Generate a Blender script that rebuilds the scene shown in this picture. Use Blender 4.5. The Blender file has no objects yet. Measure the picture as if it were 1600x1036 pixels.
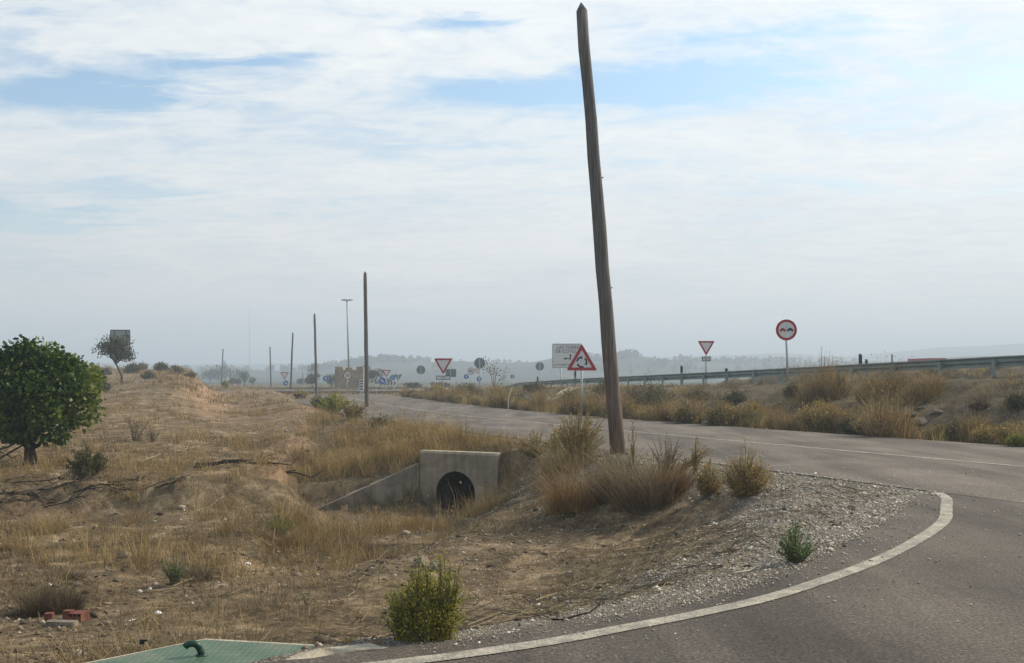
import bpy, math, random
import numpy as np
from mathutils import Vector
R_ = math.radians
rng = np.random.default_rng(7)
random.seed(7)
sc = bpy.context.scene
COL = sc.collection
F = 1600.0; HZ = 592.0; EYE = 1.65

# ------------------------------------------------------------------ noise
def _hash(ix, iy, s):
    h = (ix.astype(np.int64) * 374761393 + iy.astype(np.int64) * 668265263 + s * 1442695041) & 0x7fffffff
    h = ((h ^ (h >> 13)) * 1274126177) & 0x7fffffff
    return ((h ^ (h >> 16)) & 0xffff) / 65535.0
def vnoise(x, y, s=0):
    ix = np.floor(x); iy = np.floor(y); fx = x - ix; fy = y - iy
    fx = fx * fx * (3 - 2 * fx); fy = fy * fy * (3 - 2 * fy)
    a = _hash(ix, iy, s); b = _hash(ix + 1, iy, s); c = _hash(ix, iy + 1, s); d = _hash(ix + 1, iy + 1, s)
    return (a * (1 - fx) + b * fx) * (1 - fy) + (c * (1 - fx) + d * fx) * fy - 0.5
def fbm(x, y, o=4, s=0):
    r = 0; a = 1.0
    for i in range(o):
        r = r + a * vnoise(x, y, s + i * 17); a *= 0.5; x = x * 2.03 + 5.1; y = y * 2.03 + 1.7
    return r
def sst(a, b, x):
    t = np.clip((x - a) / (b - a), 0, 1); return t * t * (3 - 2 * t)
def poly_dist(P, x, y):
    """distance to polyline, signed side (+ = left of direction), arc parameter"""
    best = np.full(x.shape, 1e9); side = np.zeros(x.shape); par = np.zeros(x.shape); acc = 0
    for (x0, y0), (x1, y1) in zip(P[:-1], P[1:]):
        dx, dy = x1 - x0, y1 - y0; L = math.hypot(dx, dy)
        t = np.clip(((x - x0) * dx + (y - y0) * dy) / (L * L), 0, 1)
        d = np.hypot(x - x0 - t * dx, y - y0 - t * dy)
        c = dx * (y - y0) - dy * (x - x0)
        m = d < best - 1e-9
        best = np.where(m, d, best); side = np.where(m, np.sign(c), side); par = np.where(m, acc + t * L, par); acc += L
    return best, side, par
def in_poly(P, x, y):
    r = np.zeros(x.shape, bool); n = len(P)
    for i in range(n):
        x0, y0 = P[i]; x1, y1 = P[(i + 1) % n]
        if y0 == y1: continue
        c = ((y0 > y) != (y1 > y)) & (x < (x1 - x0) * (y - y0) / (y1 - y0) + x0)
        r ^= c
    return r
def spline(P, n=8):
    P = [np.array(p, float) for p in P]; Q = [2 * P[0] - P[1]] + P + [2 * P[-1] - P[-2]]; out = []
    for i in range(1, len(Q) - 2):
        for k in range(n):
            t = k / n; a, b, c, d = Q[i - 1:i + 3]
            out.append(0.5 * (2 * b + (c - a) * t + (2 * a - 5 * b + 4 * c - d) * t * t + (3 * b - a - 3 * c + d) * t ** 3))
    out.append(Q[-2]); return [tuple(p) for p in out]

# ------------------------------------------------------------------ plan of the place (metres, camera at 0,0)
MAIN = spline([(25, -16), (19, -2), (14.1, 9.2), (9.56, 19.3), (5.2, 28.8), (1.18, 37.9), (-2.6, 47), (-6.0, 58), (-9.9, 72), (-14.2, 89), (-18, 104)], 6)
HALF = 4.85
EDGE = spline([(-14, -0.5), (-8, 2.9), (-3, 5.2), (-1.37, 5.95), (-.78, 6.24), (-.24, 6.47), (.91, 7.27), (2.1, 8.43), (3.2, 10.2), (4.6, 12.5), (5.55, 14.3), (6.3, 15.2)], 5)
SIDE = EDGE + [(8.2, 16.0), (17, 2), (14, -1), (8, -4), (2, -8), (-14, -14)]
RAILP = [(22.7, 10), (19.9, 20), (16.3, 33), (12.5, 46.5), (10.1, 55), (4.6, 75), (0.0, 91), (-2.6, 97)]
DITCH = [(-1.35, 25.2), (-1.9, 22), (-2.4, 18), (-3.2, 14.5), (-5, 12), (-10, 9)]
BENCH = [(-26, 18.0), (-14, 19.3), (-9, 20.4), (-5.6, 21.6), (-5.2, 23.5), (-5.9, 28), (-7.1, 36), (-8.8, 46), (-11.5, 60), (-18, 85), (-28, 120), (-44, 170), (-70, 260)]
UPPER = [(-8.5, 26), (-11, 34), (-15.5, 50), (-21.5, 70), (-26.8, 88), (-35, 115), (-47, 150), (-80, 250)]
HWL = np.array([-2.3, 25.6]); HWR = np.array([-0.35, 24.6])      # culvert headwall, front face ends
HWU = (HWR - HWL) / np.linalg.norm(HWR - HWL); HWV = np.array([-HWU[1], HWU[0]])   # along, backwards
WING = np.array([-4.6, 24.35])

def plan(x, y):
    dm, sm, _ = poly_dist(MAIN, x, y)
    ins = in_poly(SIDE, x, y)
    de, _, _ = poly_dist(SIDE + [SIDE[0]], x, y)
    ds = np.where(ins, -de, de)
    dmain = dm - HALF
    # left of a path that runs away from the camera = the near side with the ditch
    return dmain, ds, sm > 0
COVP = [((px - 800) / F * 1.71 * F / (py - HZ), 1.71 * F / (py - HZ)) for px, py in ((318, 999.5), (508, 1010), (402, 1037), (250, 1085), (40, 1062), (128, 1038))]
_c = np.mean(COVP, axis=0); COVERP = [tuple(_c + (np.array(p) - _c) * 1.14) for p in COVP]

def hills(x, y):
    r = np.hypot(x, y); px = 800 + F * np.where(y > 1, x / np.maximum(y, 1), np.sign(x) * 5)
    px = np.clip(px, -900, 2500)
    A = np.interp(px, [0, 300, 500, 555, 600, 660, 720, 770, 830, 860, 890, 940, 985, 1030, 1080, 1200, 1400, 1500, 1700], [580, 582, 578, 567, 561, 564, 563, 568, 566, 561, 556, 563, 556, 561, 567, 568, 565, 560, 556])
    B = np.interp(px, [0, 300, 700, 860, 1000, 1120, 1230, 1330, 1400, 1470, 1600, 1900], [568, 572, 568, 565, 566, 558, 552, 558, 552, 547, 544, 543])
    n = fbm(x / 130., y / 130., 4, 5) + 0.0
    hA = (HZ - A) / F * 880 + 1.4 + n * 4
    hB = (HZ - B) / F * 1900 + 1.4 + n * 8
    return np.maximum(hA * np.exp(-((r - 880) / 190.) ** 2), hB * np.exp(-((r - 1900) / 430.) ** 2)) * (r > 250)

def rail_base(y): return np.interp(y, [0, 20, 33, 46.5, 54, 75, 91, 120], [1.72, 1.72, 1.66, 1.39, 1.25, .90, .52, .1])

def erode(x, y):
    s, ss, _ = poly_dist(BENCH, x, y); s = s * ss
    return np.exp(-((s - .05) / np.interp(x, [-16, -8, -5], [1.5, 1.0, .8])) ** 2) * (y > 12) * (1 - sst(50, 70, y)) * sst(-18, -13, x) * sst(-.22, .12, fbm(x / 2.1, y / 2.1, 2, 33) + .02)
def H(x, y):
    x = np.asarray(x, float); y = np.asarray(y, float)
    dmain, ds, near = plan(x, y)
    r = np.hypot(x, y)
    d = np.minimum(dmain, ds)
    n1 = fbm(x / 2.6, y / 2.6, 4, 1); n2 = fbm(x / .55, y / .55, 4, 9); n3 = fbm(x / 14., y / 14., 3, 3)
    # ---- near side
    low = np.interp(y, [0, 8, 14, 26, 60, 110, 150], [-.62, -.72, -.98, -1.05, -.85, -.35, 0]) + .10 * n1
    dd, _, par = poly_dist(DITCH, x, y)
    zd = np.interp(par, [0, 4, 8, 12, 18], [-1.62, -1.5, -1.32, -1.1, -.85])
    s, ss, _ = poly_dist(BENCH, x, y); s = s * ss
    wid = np.interp(x, [-16, -8, -5], [1.5, .75, .55])
    st = sst(-wid, wid, s + n1 * 1.6)
    bench = np.interp(y, [0, 20, 46, 120, 200], [-.55, -.50, -.20, .40, .25]) + .10 * n1 + .25 * n3
    u, us, _ = poly_dist(UPPER, x, y); u = u * us
    upz = np.interp(y, [0, 24, 60, 90, 112, 136, 165, 260], [-.5, -.46, .28, 1.02, 1.7, 3.0, 2.4, 0.0]) + .22 * n3
    mound = .55 * np.exp(-((u - 2.2) / 3.2) ** 2) * sst(55, 78, y) * (1 - sst(105, 130, y))
    w2 = np.interp(y, [26, 60, 80], [2.2, 1.5, 1.3])
    ust = sst(-w2, w2, u + n1 * 1.2)
    bench = bench + .14 * np.exp(-((s - .9) / 1.3) ** 2) * (y < 60)
    plat = bench * (1 - ust) + np.maximum(upz, bench - .2) * ust + mound * sst(-2.5, 2.5, u)
    plat = plat - .16 * np.exp(-((u + 2.5) / 1.6) ** 2) * (y > 25)
    base = low * (1 - st) + plat * st
    er = erode(x, y); base = base - .16 * er * np.abs(fbm(x / .7, y / .7, 3, 57))
    slope = np.interp(x, [-4, -1.5, 1.5], [.26, .40, .43])
    bank = -.05 - slope * np.maximum(0, d - np.interp(y, [6, 10, 16, 22, 30], [.35, .7, 1.7, 1.5, 1.4])) + .05 * n1
    bank = bank + .13 * np.exp(-(((x - 2.25) / .9) ** 2 + ((y - 20.9) / 1.3) ** 2))
    k = .25
    hN = np.logaddexp(bank / k, base / k) * k
    chan = zd + np.maximum(0, dd - .75) * np.interp(par, [0, 3, 8], [1.25, .6, .45])
    dw, _, _ = poly_dist([(-1.9, 24.6), (-3.0, 24.2), (-4.3, 23.7)], x, y); chan = np.minimum(chan, -1.56 + np.maximum(0, dw - .75) * .8)
    d3, _, p3 = poly_dist([(-3.7, 23.5), (-3.1, 19), (-3.0, 15)], x, y); d3 = d3 + .9 * n1; chan = np.minimum(chan, np.interp(p3, [0, 4, 8], [-1.52, -1.36, -1.15]) + np.maximum(0, d3 - .7) * .75)
    front = ((x - HWL[0]) * HWV[0] + (y - HWL[1]) * HWV[1])
    along = ((x - HWL[0]) * HWU[0] + (y - HWL[1]) * HWU[1])
    wv = (WING - HWL) / np.linalg.norm(WING - HWL); wn = np.array([wv[1], -wv[0]])
    wback = ((x - HWL[0]) * wn[0] + (y - HWL[1]) * wn[1]); walong = ((x - HWL[0]) * wv[0] + (y - HWL[1]) * wv[1])
    behind = (front > .12) | ((wback > .12) & (along < .1))
    infront = (~behind)
    hN = np.where(infront & (y < 26) & (y > 8), -np.logaddexp(-hN / .09, -chan / .09) * .09, hN)
    # earth filled against the back of the headwall and of the wing wall
    fillz = -.30 - .40 * np.maximum(0, -along - .1) * (front < 4)
    fw = -.52 - .36 * np.maximum(0, walong) + .22 * np.maximum(0, wback - .25)
    m1 = (front > .12) & (along > -.3) & (along < 2.6) & (front < 2.0)
    hN = np.where(m1, np.maximum(hN, fillz - .12 * np.maximum(0, along - 2.1)), hN)
    m2 = (wback > .12) & (walong > -.4) & (walong < 3.1) & (wback < 2.2) & (along < .2)
    hN = np.where(m2, np.maximum(np.minimum(hN, fw + .10 + .6 * np.maximum(0, wback - .25)), np.where(wback < 1.6, fw, -9)), hN)
    # ---- far side (slope up to the highway)
    dr, sr, pr = poly_dist(RAILP, x, y)
    zr = rail_base(y)
    t = np.clip((dmain - .8) / np.maximum(dmain - .8 + np.maximum(dr - .9, 0.01), .05), 0, 1)
    up = zr * (t * t * (3 - 2 * t)) - .18 * np.exp(-((dmain - 1.6) / .9) ** 2) * (1 - sst(60, 90, y)) + (.22 * n1 + .1 * n3) * np.sin(np.pi * t) + .32 * np.exp(-(((x - 15.6) / 2.0) ** 2 + ((y - 28) / 1.6) ** 2))
    ondeck = sr < 0
    deck = zr - .04 * np.clip((dr - 10), 0, 20)
    hF = np.where(ondeck & (y > -40), np.where(dr < 11, deck, np.maximum(deck + 1.1 * sst(10.5, 13, dr) * (1 - sst(70, 95, y)) * (1 + n1) - np.maximum(0, dr - 16) * .10, .0)), up)
    hF = np.where((dr < .9) & ~ondeck, zr, hF)
    hF = hF * (1 - sst(95, 125, y)) + 0.05 * sst(95, 125, y)
    hF = hF + 1.0 * np.exp(-(((x - 61.7) / 14) ** 2 + ((y - 150) / 16) ** 2))
    h = np.where(near, hN, hF)
    far = sst(150, 260, r) * (y > 0) + (y <= 0) * sst(30, 60, r)
    h = h * (1 - far) + far * (.15 * n3)
    h = h + (.085 * n2 + .06 * np.abs(fbm(x / .9, y / .9, 3, 19))) * np.clip(d / 1.5, 0, 1) * (1 - sst(30, 70, r)) * np.where(dd < 3, .7, 1)
    h = np.where(d < 0, -.012 - .08 * sst(0, .14, -d), np.where(d < .5, h * sst(0, .5, d) - .012 * (1 - sst(0, .5, d)), h))
    h = np.where(in_poly(COVERP, x, y), np.minimum(h, -.2), h)
    return h + hills(x, y)
def gz(x, y): return float(H(np.array([x]), np.array([y]))[0])
_RR = np.exp(np.linspace(math.log(4.5), math.log(400), 700))
def onpx(px, py):
    """where the line of sight through a photo pixel meets the ground"""
    x = (px - 800) / F * _RR; z = EYE - (py - HZ) / F * _RR
    h = H(x, _RR); b = np.nonzero(h >= z)[0]
    i = b[0] if len(b) else len(_RR) - 1
    return float(x[i]), float(_RR[i]), float(h[i])
def at(px, Y): return ((px - 800) / F * Y, Y)
def zat(py, Y): return EYE - (py - HZ) * Y / F

# ------------------------------------------------------------------ mesh helpers
def mesh(name, V, faces, mat=None, parent=None, smooth=False, tint=None, zones=None, world=False):
    V = np.asarray(V, np.float32).reshape(-1, 3)
    if not isinstance(faces, (list, tuple)) or (len(faces) and not isinstance(faces[0], np.ndarray)):
        me = bpy.data.meshes.new(name); me.from_pydata(V.tolist(), [], [list(f) for f in faces])
    else:
        me = bpy.data.meshes.new(name)
        faces = [f for f in faces if len(f)]
        tot = np.concatenate([np.full(len(f), f.shape[1], np.int32) for f in faces]); idx = np.concatenate([f.ravel() for f in faces]).astype(np.int32)
        me.vertices.add(len(V)); me.vertices.foreach_set('co', V.ravel())
        me.loops.add(len(idx)); me.loops.foreach_set('vertex_index', idx)
        me.polygons.add(len(tot)); st = np.zeros(len(tot), np.int32); st[1:] = np.cumsum(tot)[:-1]
        me.polygons.foreach_set('loop_start', st)
        try: me.polygons.foreach_set('loop_total', tot)
        except Exception: pass
        me.update(calc_edges=True); me.validate()
    if tint is not None:
        a = me.attributes.new('tint', 'FLOAT', 'POINT'); a.data.foreach_set('value', np.asarray(tint, np.float32))
    if zones is not None:
        a = me.attributes.new('zones', 'FLOAT_COLOR', 'POINT'); a.data.foreach_set('color', np.asarray(zones, np.float32).ravel())
    if smooth: me.polygons.foreach_set('use_smooth', np.ones(len(me.polygons), bool))
    if mat: me.materials.append(mat)
    o = bpy.data.objects.new(name, me); COL.objects.link(o)
    if parent is not None: o.parent = parent
    return o
def tag(o, label, cat, group=None):
    o['label'] = label; o['category'] = cat
    if group: o['group'] = group
    return o
def empty(name, loc, label, cat, rz=0, group=None):
    o = bpy.data.objects.new(name, None); COL.objects.link(o); o.empty_display_size = .2
    o.location = loc; o.rotation_euler = (0, 0, rz); return tag(o, label, cat, group)
def structure(o): o['kind'] = 'structure'; return o
def stuff(o, label=None, cat=None):
    o['kind'] = 'stuff'
    if label: o['label'] = label; o['category'] = cat
    return o
def copy_tree(o, parent=None):
    c = o.copy(); COL.objects.link(c); c.parent = parent
    for ch in o.children: copy_tree(ch, c)
    return c
class MB:
    def __init__(s): s.v = []; s.f = []
    def add(s, V, Fs):
        b = len(s.v); s.v += [tuple(map(float, p)) for p in V]; s.f += [tuple(i + b for i in f) for f in Fs]; return s
    def box(s, c, d, rz=0, bev=0.0):
        hx, hy, hz = d[0] / 2, d[1] / 2, d[2] / 2; b = min(bev, hx * .45, hy * .45)
        if b > 0: ring = [(-hx + b, -hy), (hx - b, -hy), (hx, -hy + b), (hx, hy - b), (hx - b, hy), (-hx + b, hy), (-hx, hy - b), (-hx, -hy + b)]
        else: ring = [(-hx, -hy), (hx, -hy), (hx, hy), (-hx, hy)]
        ca, sa = math.cos(rz), math.sin(rz); n = len(ring); V = []
        for z in (-hz, hz):
            for x, y in ring: V.append((c[0] + x * ca - y * sa, c[1] + x * sa + y * ca, c[2] + z))
        Fs = [tuple(range(n - 1, -1, -1)), tuple(range(n, 2 * n))] + [(i, (i + 1) % n, n + (i + 1) % n, n + i) for i in range(n)]
        return s.add(V, Fs)
    def tube(s, P, rad, n=8, cap=True):
        P = [Vector(p) for p in P]; m = len(P)
        if not hasattr(rad, '__len__'): rad = [rad] * m
        V = []; up = Vector((.13, .27, 1)).normalized()
        for i in range(m):
            t = (P[min(i + 1, m - 1)] - P[max(i - 1, 0)]).normalized()
            a = t.cross(up)
            if a.length < .05: a = t.cross(Vector((1, 0, 0)))
            a.normalize(); b = t.cross(a)
            for k in range(n):
                w = 2 * math.pi * k / n; V.append(P[i] + (a * math.cos(w) + b * math.sin(w)) * rad[i])
        Fs = [(i * n + k, i * n + (k + 1) % n, (i + 1) * n + (k + 1) % n, (i + 1) * n + k) for i in range(m - 1) for k in range(n)]
        if cap: Fs += [tuple(range(n - 1, -1, -1)), tuple(range((m - 1) * n, m * n))]
        return s.add(V, Fs)
    def plate(s, pts, y0, y1):
        """outline in x,z given counter-clockwise seen from -y, extruded from y0 (front) to y1"""
        n = len(pts); V = [(x, y0, z) for x, z in pts] + [(x, y1, z) for x, z in pts]
        return s.add(V, [tuple(range(n)), tuple(range(2 * n - 1, n - 1, -1))] + [(i, n + i, n + (i + 1) % n, (i + 1) % n) for i in range(n)])
    def ring(s, outer, inner, y0, y1):
        n = len(outer); V = [(x, y0, z) for x, z in outer] + [(x, y0, z) for x, z in inner] + [(x, y1, z) for x, z in outer] + [(x, y1, z) for x, z in inner]; Fs = []
        for i in range(n):
            j = (i + 1) % n
            Fs += [(i, j, n + j, n + i), (i, 2 * n + i, 2 * n + j, j), (n + i, n + j, 3 * n + j, 3 * n + i)]
        return s.add(V, Fs)
    def build(s, name, mat, parent=None, smooth=False): return mesh(name, s.v, s.f, mat, parent, smooth)

# ------------------------------------------------------------------ materials
def nt(name):
    m = bpy.data.materials.new(name); m.use_nodes = True; t = m.node_tree; t.nodes.clear()
    out = t.nodes.new('ShaderNodeOutputMaterial'); return m, t, out
def nd(t, typ, **kw):
    n = t.nodes.new(typ)
    for k, v in kw.items():
        if k in ('inp',):
            for a, b in v.items(): n.inputs[a].default_value = b
        else: setattr(n, k, v)
    return n
def ramp(t, fac, stops):
    r = t.nodes.new('ShaderNodeValToRGB'); e = r.color_ramp.elements
    while len(e) < len(stops): e.new(.5)
    for el, (p, c) in zip(e, stops): el.position = p; el.color = (*c, 1)
    t.links.new(fac, r.inputs[0]); return r.outputs[0]
def noise(t, vec, scale, detail=4, rough=.55, dist=0):
    n = nd(t, 'ShaderNodeTexNoise', inp={'Scale': scale, 'Detail': detail, 'Roughness': rough, 'Distortion': dist})
    if vec is not None: t.links.new(vec, n.inputs['Vector'])
    return n.outputs['Fac']
def mixc(t, fac, a, b, mode='MIX'):
    n = nd(t, 'ShaderNodeMix', data_type='RGBA', blend_type=mode)
    for s_, v in ((n.inputs[0], fac), (n.inputs[6], a), (n.inputs[7], b)):
        if isinstance(v, (int, float)): s_.default_value = v
        elif isinstance(v, tuple): s_.default_value = (*v, 1)
        else: t.links.new(v, s_)
    return n.outputs[2]
def mth(t, op, a, b=None, clamp=False):
    n = nd(t, 'ShaderNodeMath', operation=op, use_clamp=clamp)
    for i, v in enumerate((a, b)):
        if v is None: continue
        if isinstance(v, (int, float)): n.inputs[i].default_value = v
        else: t.links.new(v, n.inputs[i])
    return n.outputs[0]
def bump(t, h, dist, strength=1.0):
    b = nd(t, 'ShaderNodeBump', inp={'Strength': strength, 'Distance': dist}); t.links.new(h, b.inputs['Height']); return b.outputs[0]
def pbsdf(t, out, col, rough=.8, nrm=None, metal=0, spec=.3):
    p = nd(t, 'ShaderNodeBsdfPrincipled', inp={'Roughness': rough if isinstance(rough, (int, float)) else .8, 'Metallic': metal, 'Specular IOR Level': spec})
    if isinstance(col, tuple): p.inputs['Base Color'].default_value = (*col, 1)
    else: t.links.new(col, p.inputs['Base Color'])
    if not isinstance(rough, (int, float)): t.links.new(rough, p.inputs['Roughness'])
    if nrm is not None: t.links.new(nrm, p.inputs['Normal'])
    t.links.new(p.outputs[0], out.inputs[0]); return p
def paint(name, c, rough=.5, var=.12, sc_=6., metal=0):
    m, t, out = nt(name); tc = nd(t, 'ShaderNodeTexCoord').outputs['Object']
    n = noise(t, tc, sc_, 5); c2 = tuple(v * (1 - var * 2.2) for v in c)
    pbsdf(t, out, mixc(t, mth(t, 'MULTIPLY', n, n), c, c2), rough, None, metal); return m
def leafmat(name, stops, trans=.35, rough=.6):
    m, t, out = nt(name); a = nd(t, 'ShaderNodeAttribute', attribute_name='tint')
    c = ramp(t, a.outputs['Fac'], stops)
    d = nd(t, 'ShaderNodeBsdfPrincipled', inp={'Roughness': rough, 'Specular IOR Level': .25}); t.links.new(c, d.inputs['Base Color'])
    tr = nd(t, 'ShaderNodeBsdfTranslucent'); t.links.new(c, tr.inputs[0])
    mx = nd(t, 'ShaderNodeMixShader', inp={0: trans}); t.links.new(d.outputs[0], mx.inputs[1]); t.links.new(tr.outputs[0], mx.inputs[2]); t.links.new(mx.outputs[0], out.inputs[0]); return m

def mat_ground():
    m, t, out = nt('dry_earth'); tc = nd(t, 'ShaderNodeTexCoord').outputs['Object']
    z = nd(t, 'ShaderNodeSeparateColor'); a = nd(t, 'ShaderNodeAttribute', attribute_name='zones'); t.links.new(a.outputs['Color'], z.inputs[0])
    big = noise(t, tc, .8, 7, .68, .5); mid = noise(t, tc, 2.0, 10, .72, .4); fine = noise(t, tc, 9, 8, .78); vfine = noise(t, tc, 30, 6, .8)
    earth = ramp(t, mid, [(.35, (.055, .040, .024)), (.45, (.155, .114, .067)), (.53, (.265, .192, .112)), (.63, (.43, .335, .215))])
    litter = ramp(t, fine, [(.36, (.040, .030, .018)), (.5, (.118, .086, .048)), (.62, (.26, .197, .115))])
    c = mixc(t, ramp(t, big, [(.43, (.05, .05, .05)), (.56, (.95, .95, .95))]), earth, litter)
    c = mixc(t, .55, c, ramp(t, vfine, [(.34, (.25, .24, .23)), (.5, (.95, .95, .95)), (.64, (2.0, 2.0, 2.0))]), 'MULTIPLY')
    vo = nd(t, 'ShaderNodeTexVoronoi', inp={'Scale': 26.0}); t.links.new(tc, vo.inputs['Vector'])
    vo2 = nd(t, 'ShaderNodeTexVoronoi', inp={'Scale': 60.0}); t.links.new(tc, vo2.inputs['Vector'])
    sv = nd(t, 'ShaderNodeSeparateColor'); t.links.new(vo2.outputs['Color'], sv.inputs[0])
    grav = ramp(t, sv.outputs[0], [(.0, (.14, .122, .095)), (.4, (.35, .31, .245)), (.75, (.49, .445, .365)), (1, (.64, .60, .52))])
    grav = mixc(t, ramp(t, vo2.outputs['Distance'], [(.35, (0, 0, 0)), (.75, (1, 1, 1))]), grav, (.09, .078, .062))
    gfac = mth(t, 'MULTIPLY', z.outputs[0], mth(t, 'MULTIPLY_ADD', mid, 2.2), True)
    c = mixc(t, mth(t, 'MINIMUM', gfac, .9), c, grav)
    pale = ramp(t, mid, [(.3, (.19, .112, .062)), (.6, (.36, .235, .14)), (.75, (.48, .355, .235))])
    c = mixc(t, mth(t, 'MULTIPLY', z.outputs[1], .85), c, pale)
    veg = ramp(t, mid, [(.32, (.050, .045, .026)), (.5, (.095, .080, .050)), (.68, (.165, .135, .088))])
    c = mixc(t, mth(t, 'MULTIPLY', z.outputs[2], .8), c, veg)
    # woods and fields of the far hills (alpha channel of the map)
    hv = nd(t, 'ShaderNodeTexVoronoi', inp={'Scale': .012}); t.links.new(tc, hv.inputs['Vector'])
    hs = nd(t, 'ShaderNodeSeparateColor'); t.links.new(hv.outputs['Color'], hs.inputs[0])
    hill = ramp(t, hs.outputs[0], [(.2, (.028, .038, .026)), (.45, (.042, .05, .033)), (.7, (.085, .078, .055)), (.9, (.06, .062, .042))])
    hill = mixc(t, ramp(t, noise(t, tc, .05, 6, .7), [(.45, (0, 0, 0)), (.6, (1, 1, 1))]), hill, (.035, .05, .03))
    c = mixc(t, a.outputs['Alpha'], c, hill)
    h = mth(t, 'ADD', mth(t, 'MULTIPLY', mid, .5), mth(t, 'MULTIPLY', fine, .35))
    h = mth(t, 'ADD', h, mth(t, 'MULTIPLY', vfine, .14))
    h = mth(t, 'SUBTRACT', h, mth(t, 'MULTIPLY', vo2.outputs['Distance'], mth(t, 'MULTIPLY', z.outputs[0], .25)))
    pbsdf(t, out, c, .95, bump(t, h, .16, 1.0), 0, .1); return m
def mat_asphalt(name, k=1.0, warm=1.0):
    m, t, out = nt(name); tc = nd(t, 'ShaderNodeTexCoord').outputs['Object']
    mp = nd(t, 'ShaderNodeMapping'); mp.inputs['Rotation'].default_value = (0, 0, R_(24)); mp.inputs['Scale'].default_value = (1.5, .16, 1); t.links.new(tc, mp.inputs[0])
    streak = noise(t, mp.outputs[0], 1.3, 6, .6); big = noise(t, tc, .45, 5, .6, .5); fine = noise(t, tc, 38, 6, .85); mid = noise(t, tc, 11, 6, .75)
    c = ramp(t, big, [(.3, (.058 * k, .050 * k, .0435 * k)), (.5, (.082 * k, .071 * k, .061 * k)), (.7, (.108 * k, .094 * k, .080 * k))])
    c = mixc(t, .5, c, ramp(t, streak, [(.3, (.62, .62, .62)), (.7, (1.4, 1.38, 1.34))]), 'MULTIPLY')
    c = mixc(t, .45, c, ramp(t, mid, [(.3, (.5, .5, .5)), (.7, (1.5, 1.48, 1.44))]), 'MULTIPLY')
    c = mixc(t, .9, c, ramp(t, fine, [(.36, (.25, .25, .25)), (.5, (.92, .92, .92)), (.62, (2.3, 2.25, 2.1))]), 'MULTIPLY')
    vc = nd(t, 'ShaderNodeTexVoronoi', feature='DISTANCE_TO_EDGE', inp={'Scale': .42}); wv = nd(t, 'ShaderNodeVectorMath', operation='MULTIPLY_ADD'); wn_ = nd(t, 'ShaderNodeTexNoise', inp={'Scale': 1.3, 'Detail': 6.0, 'Roughness': .7}); t.links.new(tc, wn_.inputs['Vector']); t.links.new(wn_.outputs['Color'], wv.inputs[0]); wv.inputs[1].default_value = (.9, .9, 0); t.links.new(tc, wv.inputs[2]); t.links.new(wv.outputs[0], vc.inputs['Vector'])
    crack = mth(t, 'MULTIPLY', ramp(t, vc.outputs['Distance'], [(.0, (1, 1, 1)), (.006, (0, 0, 0))]), ramp(t, noise(t, tc, .3, 3), [(.5, (0, 0, 0)), (.6, (.55, .55, .55))]))
    c = mixc(t, crack, c, (.02, .018, .016))
    sp = nd(t, 'ShaderNodeTexVoronoi', inp={'Scale': 7.0, 'Randomness': 1.0}); t.links.new(tc, sp.inputs['Vector']); spc = nd(t, 'ShaderNodeSeparateColor'); t.links.new(sp.outputs['Color'], spc.inputs[0])
    dot = mth(t, 'MULTIPLY', ramp(t, sp.outputs['Distance'], [(.10, (1, 1, 1)), (.17, (0, 0, 0))]), ramp(t, spc.outputs[0], [(.80, (0, 0, 0)), (.82, (1, 1, 1))])); c = mixc(t, mth(t, 'MULTIPLY', dot, .75), c, mixc(t, spc.outputs[1], (.02, .018, .016), (.20, .18, .15)))
    oil = ramp(t, noise(t, mp.outputs[0], .55, 4, .6, .6), [(.40, (.66, .66, .66)), (.5, (1, 1, 1)), (.62, (1.22, 1.2, 1.16))]); c = mixc(t, .8, c, oil, 'MULTIPLY')
    pbsdf(t, out, c, .88, bump(t, mth(t, 'ADD', fine, mth(t, 'MULTIPLY', mid, .4)), .008, .8), 0, .25); return m
def mat_line():
    m, t, out = nt('worn_road_paint'); tc = nd(t, 'ShaderNodeTexCoord').outputs['Object']
    a = noise(t, tc, 3.5, 6, .7); b = noise(t, tc, 70, 3, .7)
    c = ramp(t, a, [(.3, (.26, .232, .175)), (.6, (.45, .41, .32))])
    wear = ramp(t, mth(t, 'ADD', mth(t, 'MULTIPLY', b, .75), mth(t, 'MULTIPLY', a, .4)), [(.53, (1, 1, 1)), (.64, (0, 0, 0))])
    c = mixc(t, mth(t, 'MULTIPLY', wear, .85), c, (.16, .15, .13)); pbsdf(t, out, c, .8, bump(t, b, .004)); return m
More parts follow.
